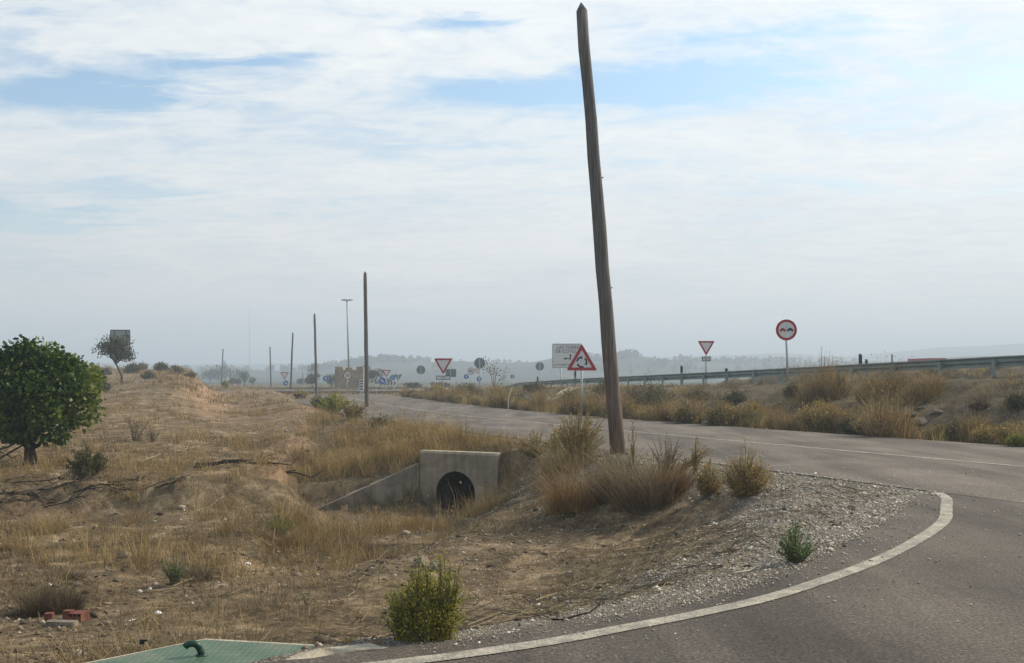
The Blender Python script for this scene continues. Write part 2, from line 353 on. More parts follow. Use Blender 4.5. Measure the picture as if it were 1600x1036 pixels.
def mat_concrete(name, c0=(.23, .215, .185)):
    m, t, out = nt(name); tc = nd(t, 'ShaderNodeTexCoord').outputs['Object']
    a = noise(t, tc, 1.4, 6, .65, .6); b = noise(t, tc, 30, 4, .7)
    mp = nd(t, 'ShaderNodeMapping'); mp.inputs['Scale'].default_value = (5, 5, .5); t.links.new(tc, mp.inputs[0]); st = noise(t, mp.outputs[0], 1.5, 5, .6)
    c = ramp(t, a, [(.3, tuple(v * .62 for v in c0)), (.5, c0), (.75, tuple(v * 1.35 for v in c0))])
    c = mixc(t, .5, c, ramp(t, st, [(.35, (.6, .59, .56)), (.6, (1.12, 1.12, 1.1))]), 'MULTIPLY')
    sz = nd(t, 'ShaderNodeSeparateXYZ'); t.links.new(tc, sz.inputs[0]); fl = mth(t, 'ABSOLUTE', mth(t, 'SUBTRACT', mth(t, 'FRACT', mth(t, 'MULTIPLY', sz.outputs[2], 2.3)), .5)); joint = ramp(t, fl, [(.0, (.55, .53, .5)), (.02, (1, 1, 1))])
    c = mixc(t, .5, c, joint, 'MULTIPLY'); silt = ramp(t, mth(t, 'ADD', sz.outputs[2], mth(t, 'MULTIPLY', mth(t, 'SUBTRACT', a, .5), 1.2)), [(.15, (.17, .125, .075)), (.55, (1, 1, 1))]); c = mixc(t, .6, c, silt, 'MULTIPLY') if name.startswith('culvert') else c
    pbsdf(t, out, c, .9, bump(t, mth(t, 'ADD', b, a), .02, .8), 0, .2); return m
def mat_wood():
    m, t, out = nt('weathered_pole_wood'); tc = nd(t, 'ShaderNodeTexCoord').outputs['Object']
    mp = nd(t, 'ShaderNodeMapping'); mp.inputs['Scale'].default_value = (14, 14, .35); t.links.new(tc, mp.inputs[0])
    g = noise(t, mp.outputs[0], 2.2, 8, .7, .3); n = noise(t, tc, 3, 4)
    sx = nd(t, 'ShaderNodeSeparateXYZ'); t.links.new(tc, sx.inputs[0])
    c = ramp(t, g, [(.3, (.045, .042, .040)), (.5, (.122, .115, .110)), (.72, (.21, .199, .19))])
    red = ramp(t, g, [(.3, (.056, .036, .026)), (.5, (.155, .107, .080)), (.72, (.26, .19, .142))])
    low = nd(t, 'ShaderNodeMapRange', inp={1: 3.6, 2: .6, 3: 0.0, 4: .85}); t.links.new(sx.outputs[2], low.inputs[0])
    c = mixc(t, mth(t, 'MULTIPLY', low.outputs[0], mth(t, 'ADD', n, .45), True), c, red)
    ck = ramp(t, noise(t, mp.outputs[0], 5, 3, .5), [(.33, (.25, .25, .25)), (.4, (1, 1, 1))]); c = mixc(t, .6, c, ck, 'MULTIPLY')
    pbsdf(t, out, c, .85, bump(t, g, .03, .9), 0, .2); return m
def mat_steel(name, c=(.30, .32, .32), metal=.55, rough=.5):
    m, t, out = nt(name); tc = nd(t, 'ShaderNodeTexCoord').outputs['Object']; a = noise(t, tc, 1.6, 6, .7); b = noise(t, tc, 24, 4)
    cc = mixc(t, .6, c, ramp(t, a, [(.3, (.55, .55, .53)), (.7, (1.25, 1.25, 1.25))]), 'MULTIPLY')
    rr = nd(t, 'ShaderNodeMapRange', inp={3: rough - .12, 4: rough + .18}); t.links.new(b, rr.inputs[0])
    pbsdf(t, out, cc, rr.outputs[0], None, metal); return m
def mat_rock(name, stops):
    m, t, out = nt(name); tc = nd(t, 'ShaderNodeTexCoord').outputs['Object']; a = noise(t, tc, 5, 7, .7)
    pbsdf(t, out, ramp(t, a, stops), .92, bump(t, a, .05, .8), 0, .15); return m
def mat_bark(name, c):
    m, t, out = nt(name); tc = nd(t, 'ShaderNodeTexCoord').outputs['Object']; a = noise(t, tc, 14, 6, .7)
    pbsdf(t, out, ramp(t, a, [(.3, tuple(v * .5 for v in c)), (.7, tuple(v * 1.4 for v in c))]), .9, bump(t, a, .02), 0, .15); return m
def mat_plate():
    """green painted tread plate: raised diamond bars as a bump, worn paint"""
    m, t, out = nt('green_tread_plate'); tc = nd(t, 'ShaderNodeTexCoord').outputs['Object']
    br = nd(t, 'ShaderNodeTexBrick', inp={'Scale': 1.0, 'Mortar Size': .005, 'Brick Width': .040, 'Row Height': .034, 'Mortar Smooth': .4}); br.offset = .0
    br.inputs['Color1'].default_value = (1, 1, 1, 1); br.inputs['Color2'].default_value = (.9, .9, .9, 1); br.inputs['Mortar'].default_value = (0, 0, 0, 1)
    t.links.new(tc, br.inputs['Vector']); n = noise(t, tc, 4, 6, .65); f = noise(t, tc, 60, 3)
    c = ramp(t, n, [(.3, (.040, .092, .050)), (.5, (.066, .138, .076)), (.68, (.13, .175, .105)), (.8, (.20, .20, .14))])
    c = mixc(t, mth(t, 'MULTIPLY', ramp(t, f, [(.5, (0, 0, 0)), (.68, (1, 1, 1))]), .65), c, (.20, .17, .115)); c = mixc(t, ramp(t, noise(t, tc, 2.2, 7, .7), [(.5, (0, 0, 0)), (.68, (.75, .75, .75))]), c, (.19, .165, .115))
    c = mixc(t, .35, c, br.outputs['Color'], 'MULTIPLY')
    pbsdf(t, out, c, .5, bump(t, br.outputs['Color'], .006, .8), 0, .4); return m
M = dict(
    ground=mat_ground(), asphalt=mat_asphalt('side_road_asphalt', .92), main=mat_asphalt('main_road_asphalt', 1.30), hwy=mat_asphalt('highway_asphalt', 1.5), line=mat_line(),
    conc=mat_concrete('culvert_concrete', (.275, .234, .175)), apron=mat_concrete('pale_concrete', (.44, .385, .29)), wood=mat_wood(), galv=mat_steel('galvanised_steel', (.42, .44, .44), .35, .55), rail=mat_steel('rail_steel', (.235, .28, .27), .35, .55),
    white=paint('sign_white', (.60, .60, .59), .45, .06), red=paint('sign_red', (.36, .025, .035), .45), blue=paint('sign_blue', (.035, .13, .36), .45), black=paint('sign_black', (.018, .02, .018), .5),
    back=paint('sign_back_grey', (.19, .22, .215), .55), darkback=paint('billboard_back', (.21, .23, .24), .6), beige=mat_concrete('castle_stone', (.30, .245, .18)),
    dark_conc=mat_concrete('pipe_shade_concrete', (.06, .052, .042)),  # shade inside the pipe bore is put into this darkened concrete colour
    brick=mat_rock('red_clay', [(.3, (.09, .034, .023)), (.55, (.17, .070, .047)), (.75, (.27, .165, .115))]), rock=mat_rock('pale_limestone', [(.3, (.11, .09, .068)), (.55, (.23, .195, .15)), (.8, (.37, .33, .27))]),
    palewood=mat_rock('bleached_wood', [(.3, (.30, .26, .19)), (.7, (.58, .52, .40))]), litterw=paint('white_plastic', (.75, .74, .72), .4, .08, 20), green=mat_plate(), pipe=paint('dark_green_pipe', (.012, .055, .036), .4, .2),
    bark=mat_bark('dark_bark', (.055, .042, .032)), twig=mat_bark('grey_twig', (.16, .125, .09)), darkwood=mat_bark('burnt_branch', (.035, .029, .024)), lorry=paint('lorry_red', (.30, .03, .035), .45), glass=paint('dark_glass', (.02, .025, .03), .15), rubber=paint('rubber', (.015, .015, .015), .8),
    dry=leafmat('dry_grass_blade', [(0, (.085, .056, .022)), (.4, (.21, .142, .056)), (.75, (.345, .245, .105)), (1, (.50, .39, .205))], .3, .8),
    short=leafmat('short_dry_grass_blade', [(0, (.058, .041, .020)), (.4, (.14, .098, .048)), (.75, (.25, .18, .088)), (1, (.41, .325, .185))], .2, .85),
    olive=leafmat('olive_leaf', [(0, (.065, .058, .020)), (.35, (.17, .132, .042)), (.75, (.35, .25, .085)), (1, (.52, .395, .17))], .35),
    yellowgreen=leafmat('yellow_green_leaf', [(0, (.07, .095, .013)), (.4, (.185, .21, .028)), (.75, (.31, .30, .05)), (1, (.44, .36, .09))], .4),
    herb=leafmat('grey_green_leaf', [(0, (.065, .11, .042)), (.5, (.135, .20, .075)), (1, (.27, .31, .15))], .35),
    figleaf=leafmat('fig_leaf', [(0, (.018, .042, .007)), (.45, (.055, .108, .015)), (.75, (.135, .19, .028)), (1, (.24, .25, .05))], .3, .42),
    darkleaf=leafmat('dark_leaf', [(0, (.028, .034, .014)), (.5, (.072, .076, .030)), (1, (.155, .14, .06))], .25),
    russet=leafmat('russet_grass', [(0, (.085, .047, .018)), (.4, (.19, .112, .042)), (.75, (.31, .20, .080)), (1, (.42, .30, .14))], .3, .8),
    grey=leafmat('grey_dry_stem', [(0, (.055, .042, .025)), (.5, (.14, .105, .062)), (1, (.31, .245, .145))], .2, .9),
)

# ------------------------------------------------------------------ vegetation builders
def blades(P, hgt, wid, lean_dir, lean, tint, curl=.5):
    """P (n,3) roots; returns verts, faces, tint : two quads tapering to a point"""
    n = len(P); a = rng.uniform(0, 2 * np.pi, n); W = np.stack([np.cos(a), np.sin(a), 0 * a], 1) * (wid / 2)[:, None]
    L = np.stack([np.cos(lean_dir), np.sin(lean_dir), 0 * a], 1)
    m = P + L * (lean * hgt * .35)[:, None]; m[:, 2] += hgt * .55
    tp = P + L * (lean * hgt * (.75 + curl * .4))[:, None]; tp[:, 2] += hgt * np.clip(1 - .35 * lean * curl, .2, 1)
    V = np.stack([P - W, P + W, m + W * .75, m - W * .75, tp], 1).reshape(-1, 3)
    b = (np.arange(n) * 5)[:, None]
    return V, [b + np.array([[0, 1, 2, 3]]), b + np.array([[3, 2, 4]])], np.repeat(tint, 5)
def join(parts):
    V = []; F4 = []; F3 = []; T = []; o = 0
    for v, f, t in parts:
        V.append(v); T.append(t)
        for a in f: (F4 if a.shape[1] == 4 else F3).append(a + o)
        o += len(v)
    fs = []
    if F4: fs.append(np.concatenate(F4))
    if F3: fs.append(np.concatenate(F3))
    return np.concatenate(V), fs, np.concatenate(T)
def tufts(C, n, hgt, spread, lean=.6, wid=.006, tb=.5, tv=.25, wind=0.0):
    """C (k,3) tuft centres; hgt, tb may be arrays"""
    k = len(C); hgt = np.broadcast_to(np.asarray(hgt, float), (k,)); tb = np.broadcast_to(np.asarray(tb, float), (k,)); spread = np.broadcast_to(np.asarray(spread, float), (k,)); wid = np.broadcast_to(np.asarray(wid, float), (k,))
    I = np.repeat(np.arange(k), n); N = len(I); a = rng.uniform(0, 2 * np.pi, N); r = spread[I] * np.sqrt(rng.uniform(0, 1, N))
    P = C[I].copy(); P[:, 0] += np.cos(a) * r; P[:, 1] += np.sin(a) * r; P[:, 2] -= .02
    h = hgt[I] * (.22 + .95 * rng.uniform(0, 1, N) ** 1.5); ln = lean * rng.uniform(.05, 1.35, N) * (.45 + r / np.maximum(spread[I], .01))
    return blades(P, h, wid[I] * rng.uniform(.7, 1.4, N), a + rng.normal(0, .9, N), ln, np.clip(tb[I] + rng.normal(0, tv, N), 0, 1))
def leaves(P, D, size, tint, fold=.25, aspect=.45):
    """P (n,3) leaf roots, D (n,3) directions: a four-cornered leaf with a midrib fold (two triangles each side)"""
    n = len(P); D = D / np.maximum(np.linalg.norm(D, axis=1), 1e-6)[:, None]
    rv = rng.normal(0, 1, (n, 3)); S = np.cross(D, rv); S /= np.maximum(np.linalg.norm(S, axis=1), 1e-6)[:, None]; N = np.cross(S, D)
    s = size[:, None]
    V = np.stack([P, P + D * s * .45 + S * s * aspect + N * s * fold * .4, P + D * s, P + D * s * .45 - S * s * aspect + N * s * fold * .4], 1).reshape(-1, 3)
    b = (np.arange(n) * 4)[:, None]
    return V, [b + np.array([[0, 1, 2]]), b + np.array([[0, 2, 3]])], np.repeat(tint, 4)
def bush(name, label, cat, loc, h, r, stems, lps, leaf, mat, stemmat='twig', up=.75, tb=.5, tv=.25, group=None, blob=0.0, lo=.25, leafup=.5, aspect=.3, lean=(0, 0), flat=1.0, base=.25):
    """stems fan out from the root; leaves all along their upper part"""
    e = empty(name, loc, label, cat, group=group); mb = MB(); LP = []; LD = []; LS = []; LT = []
    for i in range(stems):
        a = rng.uniform(0, 2 * np.pi); q = rng.uniform(0, 1) ** .6; hh = h * (1 - (1 - up) * q) * rng.uniform(.45, 1.1); rr = r * q
        p0 = np.array([math.cos(a), math.sin(a) * flat, 0]) * (min(base * rr, .12) if base < .3 else base * rr)
        p3 = np.array([math.cos(a) * rr + lean[0] * hh, math.sin(a) * rr * flat + lean[1] * hh, hh]); c = np.array([p3[0] * .45, p3[1] * .45, hh * .62])
        ts = np.linspace(0, 1, 5); pts = [(1 - t) ** 2 * p0 + 2 * t * (1 - t) * c + t * t * p3 for t in ts]
        pts = [p + rng.normal(0, .012 * h, 3) * (j > 0) for j, p in enumerate(pts)]
        sr = .006 + .004 * h
        mb.tube(pts, [sr, sr * .8, sr * .6, sr * .45, sr * .25], 4)
        t = rng.uniform(lo, 1.02, lps); pp = np.array(pts); idx = np.clip(t * 4, 0, 3.999); k = idx.astype(int); fr = (idx - k)[:, None]
        pos = pp[k] * (1 - fr) + pp[k + 1] * fr + rng.normal(0, blob * h + .01, (lps, 3))
        dr = rng.normal(0, .7, (lps, 3)); dr[:, 2] += leafup; dr[:, 0] += math.cos(a) * .3; dr[:, 1] += math.sin(a) * .3
        LP.append(pos); LD.append(dr); LS.append(leaf * rng.uniform(.55, 1.25, lps)); LT.append(np.clip(tb + rng.normal(0, tv, lps) + rng.normal(0, .1), 0, 1))
    LP = np.concatenate(LP); LP[:, 2] = np.maximum(LP[:, 2], .01)
    V, fs, T = leaves(LP, np.concatenate(LD), np.concatenate(LS), np.concatenate(LT), aspect=aspect)
    mesh('foliage', V, fs, M[mat], e, tint=T); mb.build('stem', M[stemmat], e)
    return e
def grass_clump(name, label, cat, loc, h, r, n, mat, wid=.006, lean=.8, tb=.5, tv=.25, group=None, wind=(0, 0), heads=0):
    e = empty(name, loc, label, cat, group=group)
    m = 11; an = rng.uniform(0, 2 * np.pi, m); q = r * .78 * np.sqrt(rng.uniform(0, 1, m)); C = np.stack([np.cos(an) * q, np.sin(an) * q, 0 * q], 1); C[:, 2] = [gz(loc[0] + c[0], loc[1] + c[1]) - loc[2] for c in C]
    V, fs, T = tufts(C, max(n // m, 6), h * rng.uniform(.45, 1.12, m) * (1.05 - .35 * q / max(r, .01)), r * rng.uniform(.22, .5, m), lean * 1.25, wid, np.clip(tb + rng.normal(0, .13, m), .05, .95), tv)
    k = np.clip(V[:, 2:3] / max(h, .01), 0, 1.3); V[:, 0:1] += wind[0] * k * k * h; V[:, 1:2] += wind[1] * k * k * h
    if heads:
        tip = V.reshape(-1, 5, 3)[:heads, 4]; dr = rng.normal(0, .35, (heads * 4, 3)); dr[:, 2] += .8
        lv = leaves(np.repeat(tip, 4, 0) - np.array([0, 0, .03]), dr, np.full(heads * 4, .05) * rng.uniform(.6, 1.4, heads * 4), np.clip(rng.normal(tb + .2, .2, heads * 4), 0, 1), aspect=.16)
        V, fs, T = join([(V, fs, T), lv])
    o = mesh('foliage', V, fs, M[mat], e, tint=T); return e
def tree(name, label, loc, h, r, trunk_h, nleaf, leaf, mat, trunk_r=.12, group=None, lumps=9, flat=.8, tb=.5, lean=0.0, barkm='bark', limbs=6, cat='tree', shell=.55):
    e = empty(name, loc, label, cat, group=group); mb = MB()
    top = np.array([lean * trunk_h, 0, trunk_h]); w = rng.normal(0, trunk_h * .03, 3)
    mb.tube([(0, 0, -.15), (trunk_r * .3 + w[0], w[1], trunk_h * .4), tuple(top)], [trunk_r * 1.35, trunk_r, trunk_r * .75], 9)
    cz = trunk_h + (h - trunk_h) * .5; hh = (h - trunk_h) * .5
    C = []
    for i in range(lumps):
        a = rng.uniform(0, 2 * np.pi); q = rng.uniform(.25, .72); zz = rng.uniform(-.6, .72)
        if lumps > 30: zz = rng.uniform(-.66, .74); q = .80 * math.sqrt(max(0, 1 - zz * zz)) * rng.uniform(.35, 1)
        C.append((top[0] + math.cos(a) * r * q, math.sin(a) * r * q * flat, cz + zz * hh * 1.0, rng.uniform(.26, .62) if lumps < 30 else rng.uniform(.16, .46)))
    C.append((top[0], 0, cz + .3 * hh, .62))
    for i, c in enumerate(C[:max(limbs, 1)]):
        b = np.array(c[:3]); m = top * .45 + b * .55 + rng.normal(0, .06 * r, 3)
        mb.tube([tuple(top * .93), tuple(m), tuple(b)], [trunk_r * .55, trunk_r * .32, trunk_r * .1], 6)
    mb.build('trunk', M[barkm], e, True)
    ws = np.array([c[3] ** 2 for c in C]); I = rng.choice(len(C), nleaf, p=ws / ws.sum()); Cc = np.array(C)
    d = rng.normal(0, 1, (nleaf, 3)); d /= np.linalg.norm(d, axis=1)[:, None]; q = shell + (1 - shell) * rng.uniform(0, 1, nleaf) ** .7
    q *= 1 + .22 * rng.normal(0, 1, nleaf) * .5
    P = Cc[I, :3] + d * (Cc[I, 3] * q)[:, None] * np.array([r, r * flat, hh * 1.02])
    D = d * .8 + rng.normal(0, .6, (nleaf, 3)); D[:, 2] -= .25
    T = np.clip(tb + rng.normal(0, .22, nleaf) + rng.normal(0, .14, len(C))[I], 0, 1)
    V, fs, T = leaves(P, D, leaf * rng.uniform(.6, 1.3, nleaf), T, aspect=.42)
    mesh('crown', V, fs, M[mat], e, tint=T); return e
def rock(name, label, cat, loc, s, mat='rock', seed=0, group=None):
    import bmesh
    bm = bmesh.new(); bmesh.ops.create_icosphere(bm, subdivisions=3, radius=.5); rr = np.random.default_rng(seed)
    pl = [(Vector(rr.normal(0, 1, 3)).normalized(), rr.uniform(.24, .42)) for _ in range(9)]
    for v in bm.verts:
        for nrm, dd in pl:
            k = v.co.dot(nrm) - dd
            if k > 0: v.co -= nrm * k * .9
        v.co += Vector(rr.normal(0, .006, 3))
    me = bpy.data.meshes.new(name); bm.to_mesh(me); bm.free(); me.materials.append(M[mat])
    o = bpy.data.objects.new(name, me); COL.objects.link(o); o.location = (loc[0], loc[1], loc[2] + s[2] * .22); o.scale = s; o.rotation_euler = (0, 0, rr.uniform(0, 6)); tag(o, label, cat, group); return o

# ------------------------------------------------------------------ terrain
def build_ground():
    a1 = np.radians(np.arange(-33, 33.01, .11)); a2 = np.radians(np.arange(36, 324.1, 3.0))
    ang = np.concatenate([a1, a2]); rad = np.concatenate([[.8, 2.5], np.exp(np.linspace(math.log(4.6), math.log(70), 360)), np.exp(np.linspace(math.log(71.5), math.log(4200), 230))])
    A, Rr = np.meshgrid(ang, rad); X = Rr * np.sin(A); Y = Rr * np.cos(A); na = len(ang); nr = len(rad)
    x = X.ravel(); y = Y.ravel(); z = H(x, y)
    dmain, ds, near = plan(x, y); d = np.minimum(dmain, ds); r = np.hypot(x, y)
    n = fbm(x / 1.2, y / 1.2, 3, 21)
    grav = near * (1 - sst(.9, 2.9, d + n * 2.2)) * sst(-1.0, 2.0, x) * (1 - sst(21, 25, y)) + .75 * near * (1 - sst(.25, .8, d + n * .3)) * (y < 60)
    grav = np.maximum(grav, (~near) * (1 - sst(.3, .8, d + .3 * n)) * .4)
    dr, sr, _ = poly_dist(RAILP, x, y); grav = np.maximum(grav, (~near) * (1 - sst(.5, 1.3, dr)) * .5)
    u, us, _ = poly_dist(UPPER, x, y); u = u * us; s, ss, _ = poly_dist(BENCH, x, y); s = s * ss
    org = np.exp(-((u + .8) / 1.6) ** 2) * sst(40, 66, y) * (1 - sst(108, 125, y)) + .8 * erode(x, y) + .12 * sst(0, 2, s) * sst(30, 45, y) * (u < 0)
    veg = np.where(near, sst(.5, 2.5, d) * sst(16, 26, y) * (s < 0) * .7, sst(.3, 1.5, d))
    al = sst(200, 420, r)
    Z = np.stack([grav, np.clip(org, 0, 1), np.clip(veg, 0, 1), al], 1)
    i = np.arange(nr - 1)[:, None] * na; j = np.arange(na)[None, :]; k = (j + 1) % na
    f = np.stack([i + j, i + k, i + na + k, i + na + j], -1).reshape(-1, 4)
    # centre cap
    V = np.stack([x, y, z], 1); c = len(V); V = np.concatenate([V, [[0, 0, -.09]]]); Z = np.concatenate([Z, Z[:1]])
    cap = np.stack([np.full(na, c), (np.arange(na) + 1) % na, np.arange(na)], 1)
    fc = V[f].mean(1); fr = (fc[:, 0] - HWL[0]) * HWV[0] + (fc[:, 1] - HWL[1]) * HWV[1]; al_ = (fc[:, 0] - HWL[0]) * HWU[0] + (fc[:, 1] - HWL[1]) * HWU[1]
    f = f[~((fr > -.08) & (fr < .36) & (al_ > .44) & (al_ < 1.60))]          # the pipe mouth opens here
    o = mesh('ground', V, [f, cap], M['ground'], smooth=True, zones=Z)
    # faces must look up
    if o.data.polygons[0].normal.z < 0: o.data.flip_normals()
    return structure(o)
build_ground()

def strip(name, P, offs, z, mat, skirt=.16, zf=None, jit=0.0):
    P = np.array(P); T = np.gradient(P, axis=0); T /= np.linalg.norm(T, axis=1)[:, None]; N = np.stack([-T[:, 1], T[:, 0]], 1)
    V = []; n = len(offs)
    for i, (p, nn) in enumerate(zip(P, N)):
        for k, o in enumerate(offs):
            oo = o + (jit * float(fbm(np.array([i * .37]), np.array([k * 9.1 + 3]), 4, 7)[0]) if k in (0, n - 1) else 0)
            q = p + nn * oo; V.append((q[0], q[1], z if zf is None else zf(q[0], q[1])))
    Fs = [(i * n + k, (i + 1) * n + k, (i + 1) * n + k + 1, i * n + k + 1) for i in range(len(P) - 1) for k in range(n - 1)]
    if skirt:
        b = len(V); V += [(V[i * n + k][0], V[i * n + k][1], V[i * n + k][2] - skirt) for i in range(len(P)) for k in (0, n - 1)]
        for i in range(len(P) - 1):
            Fs += [(i * n, b + 2 * i, b + 2 * i + 2, (i + 1) * n), (i * n + n - 1, (i + 1) * n + n - 1, b + 2 * i + 3, b + 2 * i + 1)]
    o = mesh(name, V, Fs, mat)
    if sum(p.normal.z for p in o.data.polygons) > 0: pass
    else: o.data.flip_normals()
    return structure(o)
def dense(P, step):
    P = np.array(P); L = np.concatenate([[0], np.cumsum(np.linalg.norm(np.diff(P, axis=0), axis=1))]); t = np.arange(0, L[-1], step)
    return np.stack([np.interp(t, L, P[:, 0]), np.interp(t, L, P[:, 1])], 1)
# side road: the ragged outer edge is part of the outline
Ed = dense(EDGE, .12); nn = fbm(np.arange(len(Ed)) * .11, np.full(len(Ed), 2.), 4, 2) * .16
Tn = np.gradient(Ed, axis=0); Tn /= np.linalg.norm(Tn, axis=1)[:, None]; Ed = Ed + np.stack([-Tn[:, 1], Tn[:, 0]], 1) * nn[:, None]
SP = [tuple(p) for p in Ed] + SIDE[len(EDGE):]
n = len(SP); o = mesh('side_road', [(x, y, 0.) for x, y in SP] + [(x, y, -.16) for x, y in SP], [tuple(range(n))] + [(i, (i + 1) % n, n + (i + 1) % n, n + i) for i in range(n)], M['asphalt'])
if o.data.polygons[0].normal.z < 0: o.data.flip_normals()
structure(o)
strip('main_road', dense(MAIN, .5), [-HALF, -2.4, 0, 2.4, HALF], .004, M['main'], .16, jit=.10)
strip('centre_line', dense(MAIN, .7), [-.07, .07], .009, M['line'], 0)
LINE = spline([(-4.2, 4.35), (-2.2, 5.25), (-.62, 5.96), (-.38, 6.07), (.2, 6.39), (.67, 6.72), (1.25, 7.14), (1.92, 7.7), (2.65, 8.49), (3.42, 9.43), (4.33, 10.75), (5.02, 11.9), (5.6, 13.2), (5.98, 14.1), (6.17, 14.83)], 6)
strip('curved_edge_line', dense(LINE, .05), [-.072, .072], .006, M['line'], 0, jit=.006)
strip('highway', dense(RAILP, 2.0), [-9.8, -.9], 0, M['hwy'], .0, zf=lambda x, y: max(gz(x, y), float(rail_base(np.array(y))) * .98) + .03)

# ------------------------------------------------------------------ ground cover
def scatter(n, r0, r1, amax=30, pw=1.0):
    r = np.exp(rng.uniform(math.log(r0), math.log(r1), n)); a = np.radians(rng.uniform(-amax, amax, n)); return r * np.sin(a), r * np.cos(a)
def ground_cover():
    # short straw over the waste ground
    x, y = scatter(240000, 6, 90); dmain, ds, near = plan(x, y); d = np.minimum(dmain, ds)
    n = fbm(x / 1.8, y / 1.8, 4, 41); n2 = fbm(x / 7., y / 7., 2, 43)
    gravel = (d < 3) * (x > 0) * (y < 22)
    bankz = (x > -.8) & (y < 17)
    keep = near & (d > .25) & (rng.uniform(0, 1, len(x)) > .93 * erode(x, y)) & (rng.uniform(0, 1, len(x)) < np.clip(-.14 + n * 2.7 + n2 * 1.0, .02, .95) * np.where(gravel, .10, np.where(bankz, .45, 1)) * (.24 + .76 * sst(9, 19, np.hypot(x, y))))
    x, y, n = x[keep], y[keep], n[keep]; r = np.hypot(x, y)
    C = np.stack([x, y, H(x, y)], 1)
    hg = (.05 + .14 * np.clip(n + .3, 0, 1)) * np.where((x > -1) & (y < 20), .6, 1)
    V, f, T = tufts(C, 5, hg, .05 + .0015 * r, 1.3, .003 + .00028 * r, np.clip(.48 + n * .25, .2, .9), .26)
    stuff(mesh('short_dry_grass', V, f, M['short'], tint=T), 'short straw coloured grass and litter over the waste ground', 'grass')
    # tall dry grass: along the ditch, behind the wing wall, along the bottom of the road bank
    x, y = scatter(40000, 12, 120, 27); dmain, ds, near = plan(x, y); d = np.minimum(dmain, ds)
    s, ss, _ = poly_dist(BENCH, x, y); s = s * ss; dd, _, _ = poly_dist(DITCH, x, y)
    n = fbm(x / 2.2, y / 2.2, 3, 51)
    w = np.where((s < .3) & (y > 25.5), (.9 + .5 * sst(36, 46, y)) * sst(.35, 1.1, d), 0) + np.where((dd < 1.7) & (y > 16.5), .26, 0) * sst(.8, 1.6, d) + np.where((s > 0) & (y > 20) & (y < 60), .10, 0) + np.where((s < 0) & (x < -2.5) & (y > 14), .12, 0)
    w = w * np.clip(.55 + n * 1.6, 0, 1)
    front = ((x - HWL[0]) * HWV[0] + (y - HWL[1]) * HWV[1]); along = ((x - HWL[0]) * HWU[0] + (y - HWL[1]) * HWU[1])
    w = np.where((front < .15) & (front > -2.6) & (along > .15) & (along < 2.1), w * .25, w)
    w = w * (1 - .95 * erode(x, y)); keep = near & (rng.uniform(0, 1, len(x)) < w); x, y, n, d = x[keep], y[keep], n[keep], d[keep]; r = np.hypot(x, y)
    C = np.stack([x, y, H(x, y)], 1)
    hg = np.clip(.36 + n * .45 + rng.uniform(-.08, .22, len(x)), .14, .95) * np.where(d < 1.0, .75, 1) * (1 + .25 * sst(38, 60, y))
    V, f, T = tufts(C, 26, hg, .16, .75, .004 + .00016 * r, np.clip(.5 + n * .35 + rng.normal(0, .1, len(x)), .15, .95), .2)
    stuff(mesh('tall_dry_grass', V, f, M['dry'], tint=T), 'tall dry grass in the ditch and along the road bank', 'grass')
    # low brown scrub in patches
    x, y = scatter(16000, 7, 110, 29); dmain, ds, near = plan(x, y); d = np.minimum(dmain, ds); dr, sr, _ = poly_dist(RAILP, x, y)
    n = fbm(x / 2.8, y / 2.8, 4, 141); n2 = fbm(x / 9., y / 9., 2, 143); u, us, _ = poly_dist(UPPER, x, y); u = u * us
    slopeR = near & (x > -1.2) & (x < 2.2) & (y > 17.5) & (y < 25.5)
    w = np.clip(-.02 + n * 1.5 + n2 * .7, 0, 1) * np.where(u > 2, .35, 1) * np.where(near & (x > -.8) & (y < 17), .35, 1)
    w = np.where(slopeR, np.maximum(w, .8 * sst(1.0, 1.8, d)), w); w = np.where(near, w * sst(.7, 1.5, d), np.clip(.75 + n * 1.8, 0, 1.6) * sst(1.5, 3, d) * (sr > 0) * (dr > .35))
    w = np.where((x > 0) & (y < 17) & (d < 2.6), w * .1, w) * ~in_poly(COVERP, x, y)
    keep = rng.uniform(0, 1, len(x)) < w * .55 * (1 - .8 * erode(x, y) * near); x, y, n, near = x[keep], y[keep], n[keep], near[keep]; r = np.hypot(x, y)
    C = np.stack([x, y, H(x, y)], 1); hg = np.clip(.15 + n * .25 + rng.uniform(-.05, .14, len(x)), .07, .42) * np.where(near, 1, 1.6 - .7 * sst(3.5, 1.5, dr[keep])); cl = rng.uniform(0, 1, len(x))
    for nm, lo, hi, mt, tb in (('brown_scrub', 0, .45, 'grey', .48), ('straw_scrub', .45, .8, 'short', .58), ('olive_scrub', .8, 1.01, 'olive', .3)):
        k = (cl >= lo) & (cl < hi); V, f, T = tufts(C[k], 46, hg[k], np.clip(hg[k] * 1.1, .1, .4), 1.35, .0028 + .00022 * r[k], np.clip(tb + n[k] * .2 + rng.normal(0, .1, k.sum()), .1, .9), .2)
        stuff(mesh(nm, V, f, M[mt], tint=T), 'low ' + nm.replace('_', ' ') + ' in patches over waste ground and slope', 'scrub')
    # verge of the far side and slope up to the highway
    x, y = scatter(34000, 20, 130, 29); dmain, ds, near = plan(x, y); d = dmain; dr, sr, _ = poly_dist(RAILP, x, y)
    n = fbm(x / 2.5, y / 2.5, 3, 61)
    w = np.where(d < 2.6, .95, .42) * sst(.25, .6, d) * np.clip(.5 + n * 2.0, .03, 1) * np.where(sr > 0, 1, .3) * np.where(dr < .8, .35, 1)
    w = np.where((sr < 0) & (dr < 10.6), 0, np.where((sr < 0) & (dr < 17), .8, w))
    w = np.where((d > 2.6) & (x > 12.5) & (y < 34), w * .75, w)
